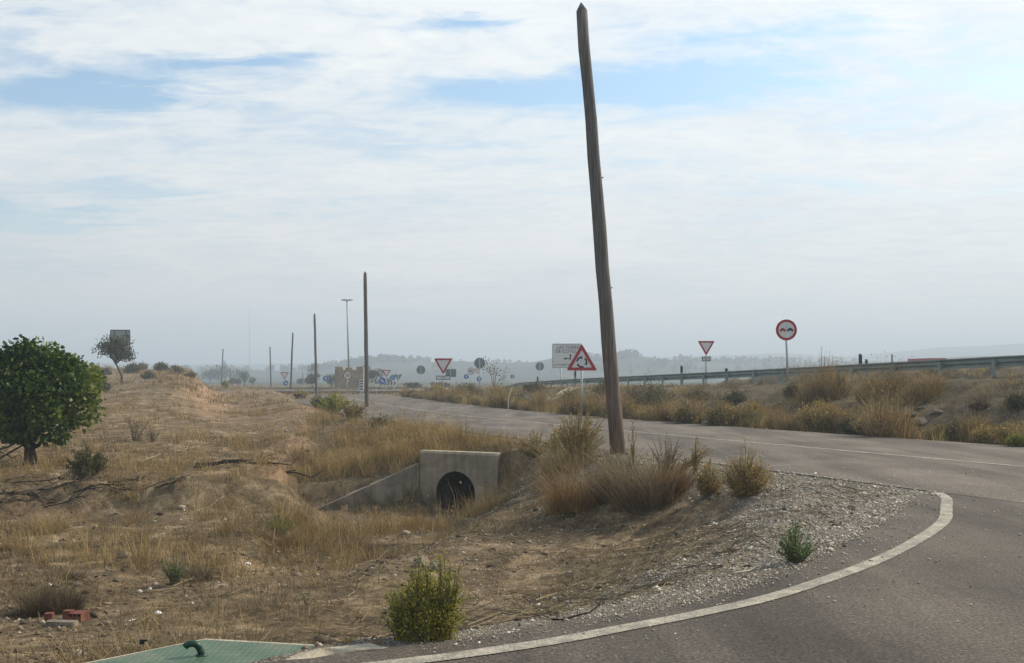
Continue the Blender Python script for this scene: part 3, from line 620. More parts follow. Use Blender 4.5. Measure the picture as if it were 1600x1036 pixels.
    keep = (~near) & (rng.uniform(0, 1, len(x)) < w); x, y, n, d = x[keep], y[keep], n[keep], d[keep]; r = np.hypot(x, y)
    C = np.stack([x, y, H(x, y)], 1); hg = np.clip(.32 + n * .5 + rng.uniform(-.1, .2, len(x)), .12, .85) * np.where(d < 2.6, 1.05, .6)
    V, f, T = tufts(C, 22, hg, .2, .55, .0045 + .00016 * r, np.clip(.36 + n * .9 + rng.normal(0, .16, len(x)), .02, .98), .22)
    stuff(mesh('verge_grass', V, f, M['olive'], tint=T), 'tawny grass belt on the far verge and slope below the guardrail', 'grass')
    # crest of the hill and round the roundabout
    x, y = scatter(16000, 72, 190, 30); n = fbm(x / 6., y / 6., 3, 71); u, us, _ = poly_dist(UPPER, x, y); u = u * us
    dmain, ds, near = plan(x, y)
    w = np.where(u > 0, np.clip(n * 2.2 + .25, 0, 1) * sst(84, 100, y + 8 * n) + .03 + .5 * np.exp(-((u - 1.5) / 2.5) ** 2) * (y > 74), .55 * np.clip(.5 + n * 1.5, 0, 1)); w = w * (dmain > 1) * (x < 12)
    keep = rng.uniform(0, 1, len(x)) < w; x, y, n = x[keep], y[keep], n[keep]; C = np.stack([x, y, H(x, y)], 1)
    V, f, T = tufts(C, 14, np.clip(.38 + n * .6 + rng.uniform(-.1, .25, len(x)), .1, 1), .4, .5, .035, np.clip(.45 + n * .3 + rng.normal(0, .12, len(x)), .05, .95), .2)
    stuff(mesh('hilltop_grass', V, f, M['dry'], tint=T), 'dry grass on the hill crest and round the roundabout', 'grass')
ground_cover()
def stones():
    # gravel of the shoulder
    N = 240000; x = rng.uniform(-2, 9, N); y = rng.uniform(5.4, 24, N); dmain, ds, near = plan(x, y); d = np.minimum(dmain, ds); n = fbm(x / 1.2, y / 1.2, 3, 21)
    g = near * (d > -.1) * (1 - sst(1.2, 3.6, d + n * 1.8)) * sst(-1.5, 2.0, x) * (1 - sst(20, 24, y)) * .8 + near * .08 * (d > 0) * (x > -1) * (d < 7) + near * .5 * (1 - sst(.2, .7, d)) * (d > -.1) + np.where(d < 0, .18 * np.exp(d / .35) + .006, 0)
    k = (d > -3.5) & ~((x < -.62) & (y < 7.4)) & (rng.uniform(0, 1, N) < g * np.clip(12 / np.hypot(x, y), .3, 1)); x, y = x[k], y[k]; n = len(x); z = H(x, y)
    z = np.where(np.minimum(*plan(x, y)[:2]) < 0.02, .003, z)
    O = np.array([[1, 0, 0], [-1, 0, 0], [0, 1, 0], [0, -1, 0], [0, 0, 1], [0, 0, -1.]]); S = np.exp(rng.normal(-5.05, .5, n)).clip(.004, .05) * np.clip(np.hypot(x, y) / 10, .6, 1.15)
    V = (O[None] + rng.normal(0, .28, (n, 6, 3))) * S[:, None, None] * np.array([1, 1, .7]); V += np.stack([x, y, z + S * .25], 1)[:, None]
    f = np.array([[0, 2, 4], [2, 1, 4], [1, 3, 4], [3, 0, 4], [2, 0, 5], [1, 2, 5], [3, 1, 5], [0, 3, 5]]); Fc = (np.arange(n) * 6)[:, None, None] + f[None]
    stuff(mesh('gravel', V.reshape(-1, 3), [Fc.reshape(-1, 3)], MS, tint=np.repeat(rng.uniform(0, 1, n), 6)), 'loose pale gravel on the road shoulder', 'gravel')
    # clods, crumbs and chips over the waste ground
    xx, yy = scatter(30000, 6, 40, 29); dmain, ds, near = plan(xx, yy); k = near & (np.minimum(dmain, ds) > .3) & (rng.uniform(0, 1, len(xx)) < np.clip(.45 + 1.2 * fbm(xx / 3., yy / 3., 3, 77), 0.05, 1) * np.where((xx > -1.2) & (yy < 22), .35, 1)); x, y = xx[k], yy[k]; n = len(x); z = H(x, y)
    S = np.exp(rng.normal(-4.2, .55, n)).clip(.006, .09); V = (O[None] + rng.normal(0, .3, (n, 6, 3))) * S[:, None, None] * np.array([1.2, 1, .7]); V += np.stack([x, y, z + S * .2], 1)[:, None]; Fc = (np.arange(n) * 6)[:, None, None] + f[None]
    stuff(mesh('rubble', V.reshape(-1, 3), [Fc.reshape(-1, 3)], MS2, tint=np.repeat(rng.uniform(0, 1, n), 6)), 'small clods and stone chips over the waste ground', 'rubble')
    # twigs and straw stalks lying about
    xx, yy = scatter(14000, 6, 45, 29); dmain, ds, near = plan(xx, yy); k = near & (np.minimum(dmain, ds) > .5) & (rng.uniform(0, 1, len(xx)) < np.clip(.3 + 1.6 * fbm(xx / 2.5, yy / 2.5, 3, 87), 0.03, 1)); x, y = xx[k], yy[k]; n = len(x)
    L = rng.uniform(.08, .42, n); a = rng.uniform(0, np.pi, n); w = rng.uniform(.002, .006, n) + .00012 * np.hypot(x, y); dx, dy = np.cos(a) * L / 2, np.sin(a) * L / 2; sx, sy = -np.sin(a) * w, np.cos(a) * w
    e0 = np.stack([x - dx, y - dy, H(x - dx, y - dy) + .012], 1); e1 = np.stack([x + dx, y + dy, H(x + dx, y + dy) + .012 + L * rng.uniform(0, .25, n)], 1); s = np.stack([sx, sy, 0 * sx], 1); up = np.array([0, 0, 1.]) * (w * 1.5)[:, None]
    V = np.stack([e0 - s, e0 + s, e0 + up, e1 - s * .5, e1 + s * .5, e1 + up * .6], 1).reshape(-1, 3); b = (np.arange(n) * 6)[:, None, None]
    q = b + np.array([[0, 2, 5, 3], [2, 1, 4, 5]])[None]
    stuff(mesh('twig_litter', V, [q.reshape(-1, 4)], M['grey'], tint=np.repeat(np.clip(rng.normal(.55, .3, n), 0, 1), 6)), 'dry twigs and stalks lying on the waste ground', 'litter')
MS = leafmat('gravel_stone', [(0, (.14, .12, .092)), (.4, (.37, .328, .258)), (.8, (.54, .49, .40)), (1, (.70, .66, .57))], 0.0, .9)
MS2 = leafmat('earth_crumb', [(0, (.05, .038, .027)), (.5, (.13, .098, .066)), (.88, (.24, .185, .128)), (1, (.62, .58, .50))], 0.0, .95)
stones()
# ------------------------------------------------------------------ timber poles
def pole(loc, top, r0, r1, label, seed):
    rr = np.random.default_rng(seed); L = Vector(top) - Vector(loc)
    o_ = empty('timber_pole', loc, label, 'pole', group='row of bare timber poles beside the road'); mb = MB(); P = []; Rd = []
    for i in range(13):
        t = i / 12; P.append(tuple(L * t + Vector((rr.normal(0, .007), rr.normal(0, .007), 0)) * (0 < i < 12))); Rd.append(r0 + (r1 - r0) * t + rr.normal(0, .003))
    P[0] = tuple(L * -.05); mb.tube(P, Rd, 14)
    a, b = Vector(P[-1]), Vector(P[-1]) + L.normalized() * r1 * 1.5
    mb.tube([tuple(a - L.normalized() * .004), tuple(a + L.normalized() * r1 * .5), tuple(b)], [r1 * 1.0, r1 * .72, r1 * .12], 14)
    mb.build('shaft', M['wood'], o_, True)
    if r0 > .15:
        for t in (.37, .62):
            q = L * t; MB().tube([tuple(q + Vector((r0 * .5, -.02, 0))), tuple(q + Vector((r0 * 1.02, -.03, .01)))], .012, 6).build('bolt', M['rubber'], o_)
    return o_
PL = [((965, 705), (909, 17), 21.0, .160, .112, 'nearest and tallest timber pole, leaning left over the gravel shoulder'),
      ((573.5, 658), (570.5, 428), 60.0, .135, .10, 'upright dark timber pole rising behind the culvert headwall grass'),
      ((495, 634), (491.5, 492), 97.0, .13, .10, 'timber pole standing left of the beige battlement wall'),
      ((454, 606), (457.5, 521), 140.0, .14, .11, 'timber pole leaning right just beside a yield sign and blue disc'),
      ((423.5, 608), (422, 543), 185.0, .14, .11, 'timber pole alone left of the yield sign with blue disc'),
      ((346, 604), (348.5, 546), 215.0, .15, .12, 'far timber pole in front of the hazy blue trees at the hill'),
      ((361, 604), (359.5, 575), 270.0, .16, .12, 'short looking far timber pole between hazy trees and dark round trees'),
      ((473, 603), (473, 583), 265.0, .14, .11, 'tiny far timber pole between two nearer poles of the row')]
for i, (b, t, Y, r0, r1, lab) in enumerate(PL):
    bx, by = at(b[0], Y); bz = min(zat(b[1], Y), gz(bx, by) - .05 if i else 9); tx = at(t[0], Y)[0]
    pole((bx, by, bz), (tx, by, zat(t[1], Y)), r0, r1, lab, 40 + i)

# ------------------------------------------------------------------ road signs
def rpoly(pts, r, n=5):
    out = []; m = len(pts)
    for i in range(m):
        p = Vector(pts[i]); a = (Vector(pts[i - 1]) - p).normalized(); b = (Vector(pts[(i + 1) % m]) - p).normalized()
        ang = a.angle(b) / 2; d = r / math.tan(ang); c = p + (a + b).normalized() * (r / math.sin(ang)); p0 = p + a * d - c; p1 = p + b * d - c
        w0 = math.atan2(p0.y, p0.x); w1 = math.atan2(p1.y, p1.x)
        while w1 < w0: w1 += 2 * math.pi
        if w1 - w0 > math.pi: w0 += 2 * math.pi; 
        for k in range(n + 1):
            w = w0 + (w1 - w0) * k / n; out.append((c.x + r * math.cos(w), c.y + r * math.sin(w)))
    return out
def circ(r, n=36, cx=0, cz=0): return [(cx + r * math.cos(2 * math.pi * k / n), cz + r * math.sin(2 * math.pi * k / n)) for k in range(n)]
def sh(pts, dz): return [(x, z + dz) for x, z in pts]
def tri(side, up, dz, rad): 
    h = side * .866
    return rpoly([(-side / 2, dz - h / 3), (side / 2, dz - h / 3), (0, dz + 2 * h / 3)] if up else [(0, dz - 2 * h / 3), (side / 2, dz + h / 3), (-side / 2, dz + h / 3)], rad)
def text(s, size, mat, parent, x, z, y, name='lettering', align='CENTER', bold=0.0):
    c = bpy.data.curves.new(name, 'FONT'); c.body = s; c.size = size; c.align_x = align; c.align_y = 'CENTER'; c.extrude = .002; c.offset = bold
    t = bpy.data.objects.new(name, c); COL.objects.link(t); bpy.context.view_layer.update()
    me = bpy.data.meshes.new_from_object(t.evaluated_get(bpy.context.evaluated_depsgraph_get())); bpy.data.objects.remove(t); bpy.data.curves.remove(c)
    for v in me.vertices: v.co = (v.co.x + x, y - v.co.z, v.co.y + z)
    me.materials.clear(); me.materials.append(mat); me.name = name
    o = bpy.data.objects.new(name, me); COL.objects.link(o); o.parent = parent; return o
def sign_root(name, px, Y, label, rz=0, group=None, zb=None):
    x, y = at(px, Y); z = gz(x, y) if zb is None else zb
    return empty(name, (x, y, z), label, 'road sign', R_(rz), group), z
def post(e, top, r=.045, x=0, y=.05, lean=0.0, m='galv'):
    MB().tube([(x - lean, y, -.4), (x, y, top)], r, 10).build('post', M[m], e, True)
def yield_face(e, side, c, y=0):
    MB().ring(tri(side, False, c, side * .045), tri(side * .68, False, c, side * .02), y, y + .025).build('red_border', M['red'], e)
    MB().plate(tri(side * .70, False, c, side * .02), y + .006, y + .022).build('face', M['white'], e)
def disc_face(e, r, c, mat, y=0, border=None, bw=.16):
    if border:
        MB().ring(sh(circ(r), c), sh(circ(r * (1 - bw)), c), y, y + .025).build(border + '_border', M[border], e); MB().plate(sh(circ(r * (1 - bw + .015)), c), y + .006, y + .022).build('face', M[mat], e)
    else: MB().plate(sh(circ(r), c), y, y + .022).build('face', M[mat], e)
def arrow(e, c, ang, L, mat, y, w=.09, x=0, name='arrow'):
    P = [(-L / 2, -w / 2), (L * .08, -w / 2), (L * .08, -w * 1.35), (L / 2, 0), (L * .08, w * 1.35), (L * .08, w / 2), (-L / 2, w / 2)]
    ca, sa = math.cos(ang), math.sin(ang); MB().plate([(x + p * ca - q * sa, c + p * sa + q * ca) for p, q in P], y, y + .006).build(name, M[mat], e)

# roundabout warning
e, z0 = sign_root('warning_sign', 909, 47, 'red bordered white triangle warning of a roundabout with three curved black arrows'); c = zat(565, 47) - z0
MB().ring(tri(1.42, True, c, .055), tri(.94, True, c, .02), 0, .025).build('red_border', M['red'], e)
MB().plate(tri(.97, True, c, .02), .006, .022).build('face', M['white'], e)
ar = MB()
for k in range(3):
    a0 = R_(100 + 120 * k); n = 10; ro, ri = .26, .18; cz = c - .025
    o_ = [(ro * math.cos(a0 + R_(72) * j / n), cz + ro * math.sin(a0 + R_(72) * j / n)) for j in range(n + 1)]; i_ = [(ri * math.cos(a0 + R_(72) * j / n), cz + ri * math.sin(a0 + R_(72) * j / n)) for j in range(n + 1)]
    for j in range(n): ar.plate([i_[j], o_[j], o_[j + 1], i_[j + 1]], 0, .006)
    a1 = a0 - R_(22); ar.plate([((.217 + .075) * math.cos(a0), cz + (.217 + .075) * math.sin(a0)), ((.217 - .075) * math.cos(a0), cz + (.217 - .075) * math.sin(a0)), (.217 * math.cos(a1), cz + .217 * math.sin(a1))][::-1], 0, .006)
ar.build('roundabout_symbol', M['black'], e); post(e, c + .3, .05)
# place name board
e, z0 = sign_root('place_board', 886, 84, 'white direction board reading LAS TORRES DE COTILLAS, half hidden behind the warning triangle'); W, Hh = 46 / F * 84, 38 / F * 84; c = zat(556, 84) - z0
MB().ring(rpoly([(-W / 2, c - Hh / 2), (W / 2, c - Hh / 2), (W / 2, c + Hh / 2), (-W / 2, c + Hh / 2)], .09), rpoly([(-W / 2 + .05, c - Hh / 2 + .05), (W / 2 - .05, c - Hh / 2 + .05), (W / 2 - .05, c + Hh / 2 - .05), (-W / 2 + .05, c + Hh / 2 - .05)], .06), 0, .05).build('border', M['back'], e)
MB().plate([(-W / 2 + .04, c - Hh / 2 + .04), (W / 2 - .04, c - Hh / 2 + .04), (W / 2 - .04, c + Hh / 2 - .04), (-W / 2 + .04, c + Hh / 2 - .04)], .01, .04).build('face', M['white'], e)
text('LAS TORRES', .36, M['black'], e, .14, c + .68, .004); text('DE COTILLAS', .36, M['black'], e, .14, c + .37, .004); text('LA HUERTA', .25, M['black'], e, -.42, c - .74, .004)
arrow(e, c - .22, math.pi, .55, 'black', .003, .08, -.05); arrow(e, c - .08, math.pi / 2, .55, 'black', .003, .08, .28)
post(e, c - Hh / 2 + .3, .06, -.52, .09); post(e, c - Hh / 2 + .3, .06, .62, .09)
# yield signs: pixel, distance, side, centre row, plate
def yield_sign(px, Y, side, cpy, label, pl=None, rz=0, group=None):
    e, z0 = sign_root('yield_sign', px, Y, label, rz, group); c = zat(cpy, Y) - z0; yield_face(e, side, c)
    if pl:
        w, h, dz, txt = pl; MB().plate(rpoly([(-w / 2, c + dz - h / 2), (w / 2, c + dz - h / 2), (w / 2, c + dz + h / 2), (-w / 2, c + dz + h / 2)], .02), 0, .02).build('plate', M['white'], e)
        MB().ring([(-w / 2 - .02, c + dz - h / 2 - .02), (w / 2 + .02, c + dz - h / 2 - .02), (w / 2 + .02, c + dz + h / 2 + .02), (-w / 2 - .02, c + dz + h / 2 + .02)], [(-w / 2 + .025, c + dz - h / 2 + .025), (w / 2 - .025, c + dz - h / 2 + .025), (w / 2 - .025, c + dz + h / 2 - .025), (-w / 2 + .025, c + dz + h / 2 - .025)], -.004, .024).build('plate_border', M['black'], e)
        if txt: text(txt, h * .62, M['black'], e, 0, c + dz, -.002)
    post(e, c + side * .2, .045); return e, c
yield_sign(692.5, 77, 1.42, 568.5, 'large yield sign over a wide white plate at the far verge', (1.02, .27, -1.05, '120 m'))
yield_sign(1103.5, 60, 1.0, 540.5, 'yield sign above the guardrail with a small distance plate below it', (.46, .23, -.76, '150 m'))
e, c = yield_sign(604, 118, 1.02, 582, 'small far yield sign with a blue arrow disc at its lower left', None)
e, c = yield_sign(444.5, 165, 1.4, 585.5, 'far yield sign above a blue arrow disc beside the leaning pole', None)
yield_sign(746, 132, .82, 579, 'tiny far yield sign next to a round number sign', None)
# blue discs
def blue_disc(px, Y, r, cpy, label, ang=-math.pi / 4, rz=0, ringed=False, pm='galv'):
    e, z0 = sign_root('blue_disc_sign', px, Y, label, rz); c = zat(cpy, Y) - z0
    disc_face(e, r * .94, c, 'blue', 0); MB().ring(sh(circ(r), c), sh(circ(r * .94), c), -.002, .022).build('white_border', M['white'], e)
    if ringed: 
        for k in range(3): arrow(e, c + r * .42 * math.sin(2.1 * k), 2.1 * k + math.pi / 2 + .3, r * .62, 'white', -.006, r * .16, r * .42 * math.cos(2.1 * k))
    else: arrow(e, c, ang, r * 1.25, 'white', -.006, r * .26)
    post(e, c + r * .5, .04, m=pm); return e
blue_disc(597, 120, .43, 595, 'blue disc with a white slanting arrow at the foot of a small yield sign')
blue_disc(613.5, 124, .35, 590, 'blue roundabout disc between a yield sign and a grey sign back', ringed=True)
blue_disc(446.5, 164, .47, 598.5, 'blue disc with a white slanting arrow beside the leaning pole')
blue_disc(509, 150, .45, 591.5, 'pale blue disc on a white post in front of a round dark tree', math.pi / 2, pm='white')
blue_disc(748.5, 131, .33, 592, 'blue disc below the tiny far yield sign')
blue_disc(728.5, 128, .33, 588.5, 'plain looking dark blue disc left of the round number sign', math.pi / 2)
# backs of round and triangular signs
def sign_back(px, Y, r, cpy, label, kind='round'):
    e, z0 = sign_root('sign_back', px, Y, label); c = zat(cpy, Y) - z0
    if kind == 'round':
        MB().plate(sh(circ(r), c), .06, .085).build('plate', M['back'], e); MB().ring(sh(circ(r), c), sh(circ(r * .95), c), .045, .09).build('rim', M['galv'], e)
    else: MB().plate(tri(r, False, c, .05), .06, .085).build('plate', M['back'], e)
    for dz in (-.25, .25): MB().box((0, .045, c + dz * r), (r * .5, .03, .04)).build('bracket', M['galv'], e)
    post(e, c + r * .75, .04, 0, 0)
sign_back(657.5, 103, .45, 578, 'grey back of a round sign left of the large yield sign')
sign_back(749.5, 85, .46, 567.5, 'grey back of a round sign, highest of the sign backs, above a small yield sign')
sign_back(843.5, 98, .41, 572.5, 'grey back of a round sign standing alone at the guardrail left of the place board')
sign_back(800.5, 130, .28, 588.5, 'smallest grey round sign back at the far end of the guardrail')
sign_back(622, 124, 1.0, 588.5, 'grey triangular sign back beside the blue roundabout disc', 'tri')
e, z0 = sign_root('board_back', 704, 84, 'grey rectangular sign back partly hidden by the plate of the large yield sign'); c = zat(583, 84) - z0
MB().plate(rpoly([(-.42, c - .32), (.45, c - .32), (.45, c + .33), (-.42, c + .33)], .03), .06, .09).build('plate', M['back'], e); post(e, c + .2, .04, 0, .03)
# round number signs
def limit(px, Y, r, cpy, txt, label):
    e, z0 = sign_root('speed_limit_sign', px, Y, label); c = zat(cpy, Y) - z0; disc_face(e, r, c, 'white', 0, 'red'); text(txt, r * 1.15, M['black'], e, 0, c, .003, 'number', 'CENTER', .006); post(e, c + r * .6, .04)
limit(543, 112, .45, 586.5, '50', 'red ringed 50 speed limit sign before the beige battlement wall')
limit(736, 130, .46, 580, '40', 'red ringed 40 speed limit sign left of a tiny far yield sign')
# no overtaking
e, z0 = sign_root('no_overtaking_sign', 1231.5, 45.2, 'red ringed round sign with a red and a black car, on a leaning post'); c = zat(515.5, 45.2) - z0; e.rotation_euler = (0, R_(-1.8), 0)
disc_face(e, .465, c, 'white', 0, 'red', .24)
for sx, mat, nm in ((-.165, 'red', 'red_car_symbol'), (.165, 'black', 'black_car_symbol')):
    q = MB(); q.plate([(sx - .135, c - .035), (sx + .135, c - .035), (sx + .135, c + .025), (sx + .085, c + .035), (sx + .06, c + .085), (sx - .06, c + .085), (sx - .085, c + .035), (sx - .135, c + .025)], 0, .006)
    for w in (-.09, .09): q.plate([(sx + w - .032, c - .075), (sx + w + .032, c - .075), (sx + w + .032, c - .033), (sx + w - .032, c - .033)], 0, .006)
    q.build(nm, M[mat], e)
post(e, c + .3, .05)
# chevron panel, marker panel, direction panel, billboard
e, z0 = sign_root('chevron_panel', 609, 121, 'low black and white chevron panel under the blue discs'); c = zat(599, 121) - z0; MB().plate([(-.75, c - .2), (.75, c - .2), (.75, c + .2), (-.75, c + .2)], 0, .03).build('face', M['white'], e)
ch = MB()
for k in range(4):
    x0 = -.68 + k * .36; ch.plate([(x0, c - .18), (x0 + .16, c - .18), (x0 + .3, c), (x0 + .16, c + .18), (x0, c + .18), (x0 + .14, c)], -.006, 0)
ch.build('chevron', M['black'], e); post(e, c, .04, -.5); post(e, c, .04, .5)
e, z0 = sign_root('marker_board', 564.5, 92, 'narrow upright black and white marker panel left of the upright dark pole'); c = zat(601.5, 92) - z0
MB().plate([(-.2, c - .5), (.2, c - .5), (.2, c + .5), (-.2, c + .5)], 0, .03).build('face', M['white'], e)
b_ = MB()
for k in range(4): b_.plate([(-.17, c - .46 + k * .24), (.17, c - .40 + k * .24), (.17, c - .29 + k * .24), (-.17, c - .35 + k * .24)], -.006, 0)
b_.build('band', M['black'], e); post(e, c, .035, -.12); post(e, c, .035, .12)
e, z0 = sign_root('direction_panel', 497, 117, 'low dark direction panel with pale ends behind the third pole of the row'); c = zat(611.5, 117) - z0
MB().plate([(-.48, c - .25), (.48, c - .25), (.48, c + .25), (-.48, c + .25)], 0, .03).build('face', M['back'], e)
MB().plate([(-.45, c - .05), (-.05, c - .05), (-.05, c + .2), (-.45, c + .2)], -.006, 0).build('dark_field', M['black'], e); MB().plate([(.08, c - .1), (.4, c - .1), (.4, c + .14), (.08, c + .14)], -.006, 0).build('blue_field', M['blue'], e)
MB().plate([(-.48, c - .24), (-.40, c - .24), (-.40, c - .06), (-.48, c - .06)], -.006, 0).build('white_field', M['white'], e); post(e, c, .035, -.3); post(e, c, .035, .3)
Yb = 138; e, z0 = sign_root('billboard', 188, Yb, 'dark back of a tall billboard standing on the hill behind the thin tree', zb=None); c0, c1 = zat(560, Yb) - z0, zat(516, Yb) - z0; w = 15 / F * Yb
MB().plate([(-w, c0), (w, c0), (w, c1), (-w, c1)], 0, .06).build('panel', M['darkback'], e)
f_ = MB()
for x in (-w, -w * .62, w * .62, w): f_.box((x, -.04, (c0 + c1) / 2), (.1, .07, c1 - c0))
f_.box((0, -.04, c1), (2 * w + .1, .075, .12)); f_.box((0, -.04, c0), (2 * w + .1, .075, .12)); f_.build('frame', M['rubber'], e)
for x in (-w * .62, w * .80): MB().tube([(x, 0.02, -.4), (x, .02, c0 + .3)], .07, 8).build('leg', M['white'], e)
# ------------------------------------------------------------------ guardrail
def rail():
    P = dense(RAILP, .9); P = [p for p in P if 15 < p[1] < 97]; e = empty('guardrail', (P[0][0], P[0][1], gz(*P[0])), 'long dark steel guardrail climbing to the right along the highway edge', 'guardrail'); o = np.array(e.location)
    prof = [(0, 0), (0, .03), (-.07, .06), (-.08, .09), (-.07, .12), (0, .165), (0, .185), (-.07, .215), (-.08, .25), (-.07, .28), (0, .31), (0, .35)]; prof = prof + [(x + .012, z) for x, z in prof[::-1]]
    P = np.array(P); T = np.gradient(P, axis=0); T /= np.linalg.norm(T, axis=1)[:, None]; N = np.stack([T[:, 1], -T[:, 0]], 1); V = []; m = len(prof)
    L = np.concatenate([[0], np.cumsum(np.linalg.norm(np.diff(P, axis=0), axis=1))])
    Z = rail_base(P[:, 1]) + .40; Z = np.where(P[:, 1] > 88, Z - .5 * sst(88, 96, P[:, 1]), Z)
    for p, nn, z in zip(P, N, Z):
        for a, b in prof: V.append((p[0] - nn[0] * a - o[0], p[1] - nn[1] * a - o[1], z + b - o[2]))
    Fs = [(i * m + k, i * m + (k + 1) % m, (i + 1) * m + (k + 1) % m, (i + 1) * m + k) for i in range(len(P) - 1) for k in range(m)]
    mesh('beam', V, Fs, M['rail'], e)
    for s in np.arange(.8, L[-1] - 1, 2.66):
        x, y = np.interp(s, L, P[:, 0]), np.interp(s, L, P[:, 1]); nx, ny = np.interp(s, L, N[:, 0]), np.interp(s, L, N[:, 1]); z = np.interp(s, L, Z)
        rz = math.atan2(ny, nx); q = MB(); x1, y1 = x - nx * .11 - o[0], y - ny * .11 - o[1]; zt = z + .26 - o[2]; zb_ = z - .75 - o[2]
        q.box((x1, y1, (zt + zb_) / 2), (.10, .13, zt - zb_), rz, .02); q.box((x - nx * .035 - o[0], y - ny * .035 - o[1], z + .155 - o[2]), (.05, .16, .16), rz); q.build('post', M['rail'], e)
rail()
# delineators behind and beside the rail
for px, Y, t, lab in ((1344.5, 49, 552.5, 'tall dark delineator right of the stalky grass clump at the guardrail'), (1065, 62, 571, 'dark delineator standing behind the guardrail right of the tall pole'), (1135, 58, 575, 'short dark delineator behind the guardrail right of the yield sign'),
                      (899, 84, 578.5, 'dark delineator below the roundabout warning triangle'), (840, 93, 588, 'tiny delineator beside the lone round sign back'), (1354, 60, 561, 'short delineator just right of the tall dark one'), (1394, 62, 553, 'thin delineator stake on its own towards the red lorry')):
    x, y = at(px, Y); z = gz(x, y); tz = zat(t, Y); e = empty('delineator', (x, y, z), lab, 'delineator', group='delineators along the highway'); h = tz - z; w = .075 if px != 1394 else .03
    MB().plate([(-w, -.2), (w, -.2), (w, h * .97), (0, h), (-w, h * .99)], 0, .06).build('body', M['back'], e)
    MB().plate([(-w, h * .72), (w, h * .66), (w, h * .93), (-w, h * .96)], -.008, 0).build('band', M['black'], e)
for px, py, Y, t, lab in ((588.5, 608, 100, 600, 'low white marker post in the grass left of the round sign back'), (670, 612, 86, 600.5, 'small white marker plate on a thin stake right of the round sign back')):
    x, y = at(px, Y); z = gz(x, y); e = empty('marker_post', (x, y, z), lab, 'marker post'); h = max(zat(t, Y) - z, .5)
    MB().tube([(0, .03, -.2), (0, .03, h - .1)], .03, 8).build('stake', M['galv'], e); MB().plate([(-.14, h - .26), (.14, h - .26), (.14, h), (-.14, h)], 0, .02).build('plate', M['white'], e)
x, y = at(794, 56); z = gz(x, y); e = empty('broken_stake', (x, y, z), 'thin pale stake with its top half bent over beside the far road edge', 'stake')
MB().tube([(0, 0, -.2), (0, 0, .62), (.05, 0, .72), (.22, 0, 1.22)], .022, 8).build('stake', M['white'], e)
# concrete chute on the embankment
A_ = np.array(at(829, 55)); B_ = np.array(at(899, 68)); V = []; Fs = []; cross = [(-.30, .03), (-.26, .10), (-.21, .10), (-.15, .0), (.15, .0), (.21, .10), (.26, .10), (.30, .03)]
dv = (B_ - A_) / np.linalg.norm(B_ - A_); nv = np.array([-dv[1], dv[0]]); zz0, zz1 = zat(638, 55), zat(611.5, 68)
for i in range(15):
    p = A_ + (B_ - A_) * i / 14; zc = max(zz0 + (zz1 - zz0) * i / 14, gz(*p) + .03)
    for a, b in cross: q = p + nv * a; V.append((q[0], q[1], zc + b))
for i in range(14):
    for k in range(7): Fs.append((i * 8 + k, i * 8 + k + 1, i * 8 + 9 + k, i * 8 + 8 + k))
tag(mesh('drain_chute', V, Fs, M['conc']), 'straight concrete drain chute running down the slope left of the warning triangle', 'drain')
# ------------------------------------------------------------------ culvert
def culvert():
    e = empty('culvert', (HWL[0], HWL[1], -1.6), 'concrete culvert headwall with a round pipe mouth and a sloping wing wall', 'culvert', math.atan2(HWU[1], HWU[0])); L = float(np.linalg.norm(HWR - HWL)); top = 1.40; cx, cz, r = 1.02, .42, .56
    out = []; n = 40
    # front wall with a round hole, in local x (along), y (back), z
    circ_ = [(cx + r * math.cos(2 * math.pi * k / n), cz + r * math.sin(2 * math.pi * k / n)) for k in range(n)]
    def onbox(a):
        dx, dz = math.cos(a), math.sin(a); t = min([((L - cx) / dx if dx > 0 else -cx / dx) if abs(dx) > 1e-9 else 9, ((top - cz) / dz if dz > 0 else (-.5 - cz) / dz) if abs(dz) > 1e-9 else 9]); return (cx + dx * t, cz + dz * t)
    box_ = [onbox(2 * math.pi * k / n) for k in range(n)]
    for cxx, czz in ((0, top), (L, top), (0, -.5), (L, -.5)):
        k = min(range(n), key=lambda i: (box_[i][0] - cxx) ** 2 + (box_[i][1] - czz) ** 2); box_[k] = (cxx, czz)
    MB().ring(box_, circ_, 0, .26).build('headwall', M['conc'], e)
    MB().box((L / 2, .128, top + .03), (L + .004, .27, .064), 0, .012).build('coping', M['apron'], e)
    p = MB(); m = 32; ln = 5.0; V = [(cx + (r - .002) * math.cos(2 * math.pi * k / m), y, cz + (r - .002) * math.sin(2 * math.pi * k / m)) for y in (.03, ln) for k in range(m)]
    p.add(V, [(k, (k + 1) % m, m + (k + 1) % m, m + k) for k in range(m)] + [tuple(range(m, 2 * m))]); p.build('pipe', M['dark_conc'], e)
    # wing wall, on the left; its own slanted top
    a = Vector((WING[0] - HWL[0], WING[1] - HWL[1])); ang = -math.atan2(HWU[1], HWU[0]); wl = a.length; d = Vector((a.x * math.cos(ang) - a.y * math.sin(ang), a.x * math.sin(ang) + a.y * math.cos(ang))).normalized(); nn = Vector((d.y, -d.x))
    if nn.y < 0: nn = -nn
    t = .2; s0 = Vector((-.02, .0)); pts = []
    prof = [(0, -.5), (wl, -.5), (wl, .13), (wl - .1, .19), (0, 1.13)]
    V = [(s0.x + d.x * u + nn.x * k, s0.y + d.y * u + nn.y * k, z) for k in (0, t) for u, z in prof]; n5 = 5
    MB().add(V, [tuple(range(5)), tuple(range(9, 4, -1))] + [(i, 5 + i, 5 + (i + 1) % 5, (i + 1) % 5) for i in range(5)]).build('wing_wall', M['conc'], e)
culvert()
